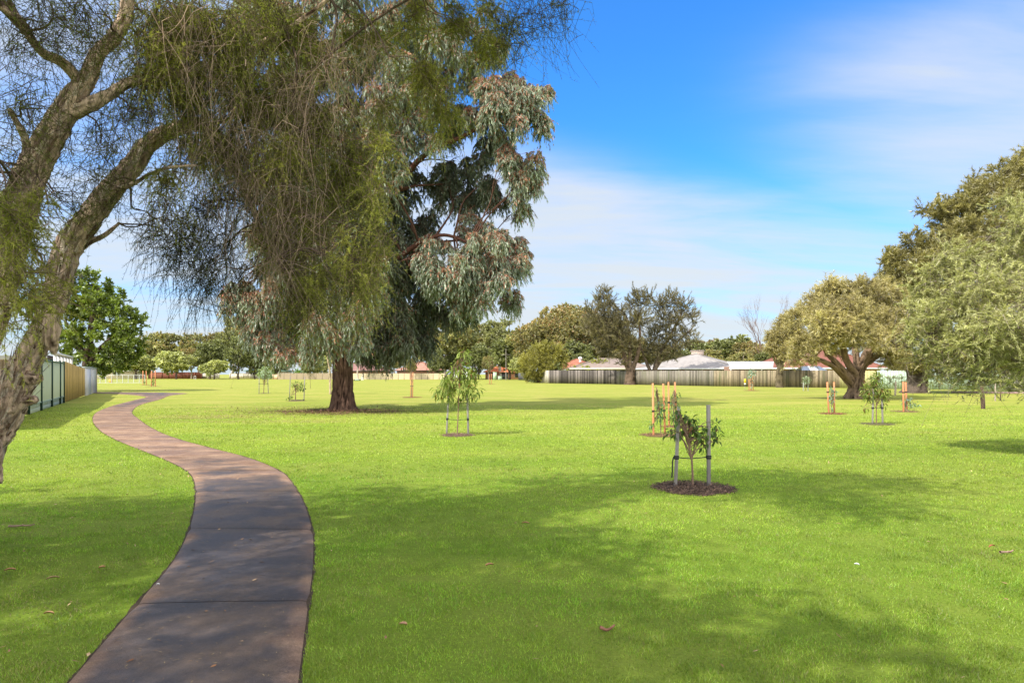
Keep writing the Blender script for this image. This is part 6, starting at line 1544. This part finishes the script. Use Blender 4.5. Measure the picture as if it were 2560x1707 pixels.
# ------------------------------------------------------------------ small things on the grass
def fallen(label, px, L_, w, col, name='fallen_leaf', cat='fallen leaf', rz=None, group='single fallen leaves and bark strips on the grass'):
    x, y = gp(*px)
    G = Geo(); n = 7
    t = np.linspace(0, 1, n); wd = w * np.sin(np.pi * (0.08 + 0.88 * t)) / 2; z = 0.035 + 0.1 * L_ * np.sin(t * 3); L_ = L_ * 0.75; w = w * 0.8
    v = np.concatenate([np.stack([(t - .5) * L_, wd, z + 0.01], 1), np.stack([(t - .5) * L_, np.zeros(n), z], 1), np.stack([(t - .5) * L_, -wd, z + 0.01], 1)])
    G.add(v, [[i, i + 1, n + i + 1, n + i] for i in range(n - 1)] + [[n + i, n + i + 1, 2 * n + i + 1, 2 * n + i] for i in range(n - 1)], col)
    o = G.build(name, MLITTER); o.location = (x, y, 0); o.rotation_euler = (0, 0, random.uniform(-.6, .6) if rz is None else rz)
    tag(o, label, cat, group)
fallen('white leaf lying alone on the sunny grass at right', (2142, 1423), 0.05, 0.035, (0.75, 0.75, 0.72))
fallen('reddish bark strip on the right lawn beside a curled twig', (2480, 1377), 0.12, 0.02, (0.35, 0.13, 0.07))
fallen('pinkish leaf on the shaded lawn below the middle', (1224, 1424), 0.09, 0.03, (0.40, 0.20, 0.12))
fallen('brown leaf on the shaded grass in the middle distance', (1314, 1317), 0.10, 0.03, (0.40, 0.20, 0.12))
fallen('pale tan leaf at the lower left of the open lawn', (1008, 1576), 0.07, 0.04, (0.45, 0.26, 0.15))
fallen('tan bark strip low on the left grass', (122, 1548), 0.09, 0.02, (0.42, 0.24, 0.14))
fallen('orange brown leaf on the left grass edge', (25, 1437), 0.10, 0.03, (0.42, 0.22, 0.12))
fallen('curled orange leaf in the middle of the left grass', (255, 1430), 0.06, 0.04, (0.45, 0.24, 0.12))
fallen('thin pale bark strip high on the left grass', (132, 1458), 0.11, 0.02, (0.40, 0.26, 0.15))
fallen('white scrap lying on the footpath near the crossing joint', (395, 1474), 0.03, 0.015, (0.75, 0.75, 0.75), 'paper_scrap', 'scrap')
def twig(label, px, L_, col=(0.30, 0.20, 0.15)):
    x, y = gp(*px)
    G = Geo()
    P = curve([0, 0, 0.03], [L_, L_ * 0.3, 0.035], 7, wig=0.06); G.tubes(P, np.linspace(0.012, 0.006, 7), 6, col)
    G.tubes(curve(P[3], P[3] + [L_ * .3, -L_ * .2, 0.02], 5, wig=0.05), np.linspace(0.007, 0.004, 5), 5, col)
    o = G.build('fallen_twig', MTIMBER); o.location = (x, y, 0); tag(o, label, 'twig', 'twigs on the grass')
twig('curled twig lying on the right lawn', (2500, 1388), 0.14); twig('short forked stick on bare soil at the left edge', (20, 1322), 0.22); twig('short brown stick low on the open lawn', (1500, 1580), 0.09, (0.25, 0.12, 0.08))
def litter():
    G = Geo()
    m = 800
    y = rng.uniform(3.4, 20, m); x = rng.uniform(-0.75, 0.75, m) * y
    k = rng.random(m) < np.where(x < -1.5, 1.0, 0.35); x, y = x[k], y[k]; m = len(x)
    D = unit(np.stack([rng.normal(size=m), rng.normal(size=m), rng.normal(0, 0.2, m)], 1)); W = unit(np.cross(D, np.array([0.1, 0.2, 1.0]) + rvec(m) * 0.3))
    G.diamonds(np.stack([x, y, np.where(in_path(x, y), 0.024, 0.035)], 1), D, W, rng.uniform(0.02, 0.07, m), rng.uniform(0.008, 0.022, m), colmix((0.22, 0.10, 0.05), (0.55, 0.38, 0.22), rng.random(m)))
    m = 700      # needles on the path
    y = rng.uniform(3.2, 9, m); x = rng.uniform(-0.7, -0.2, m) * y
    k = in_path(x, y, -0.05); x, y = x[k], y[k]; m = len(x)
    D = unit(np.stack([rng.normal(size=m), rng.normal(size=m), np.zeros(m)], 1)); W = unit(np.cross(D, np.array([0, 0, 1.0])))
    G.diamonds(np.stack([x, y, np.full(m, 0.0235)], 1), D, W, rng.uniform(0.015, 0.04, m), rng.uniform(0.002, 0.004, m), colmix((0.25, 0.15, 0.08), (0.55, 0.42, 0.2), rng.random(m)))
    tag(G.build('leaf_litter', MLITTER), 'tiny dry leaves and needles strewn over lawn and footpath', 'leaf litter', kind='stuff')
litter()
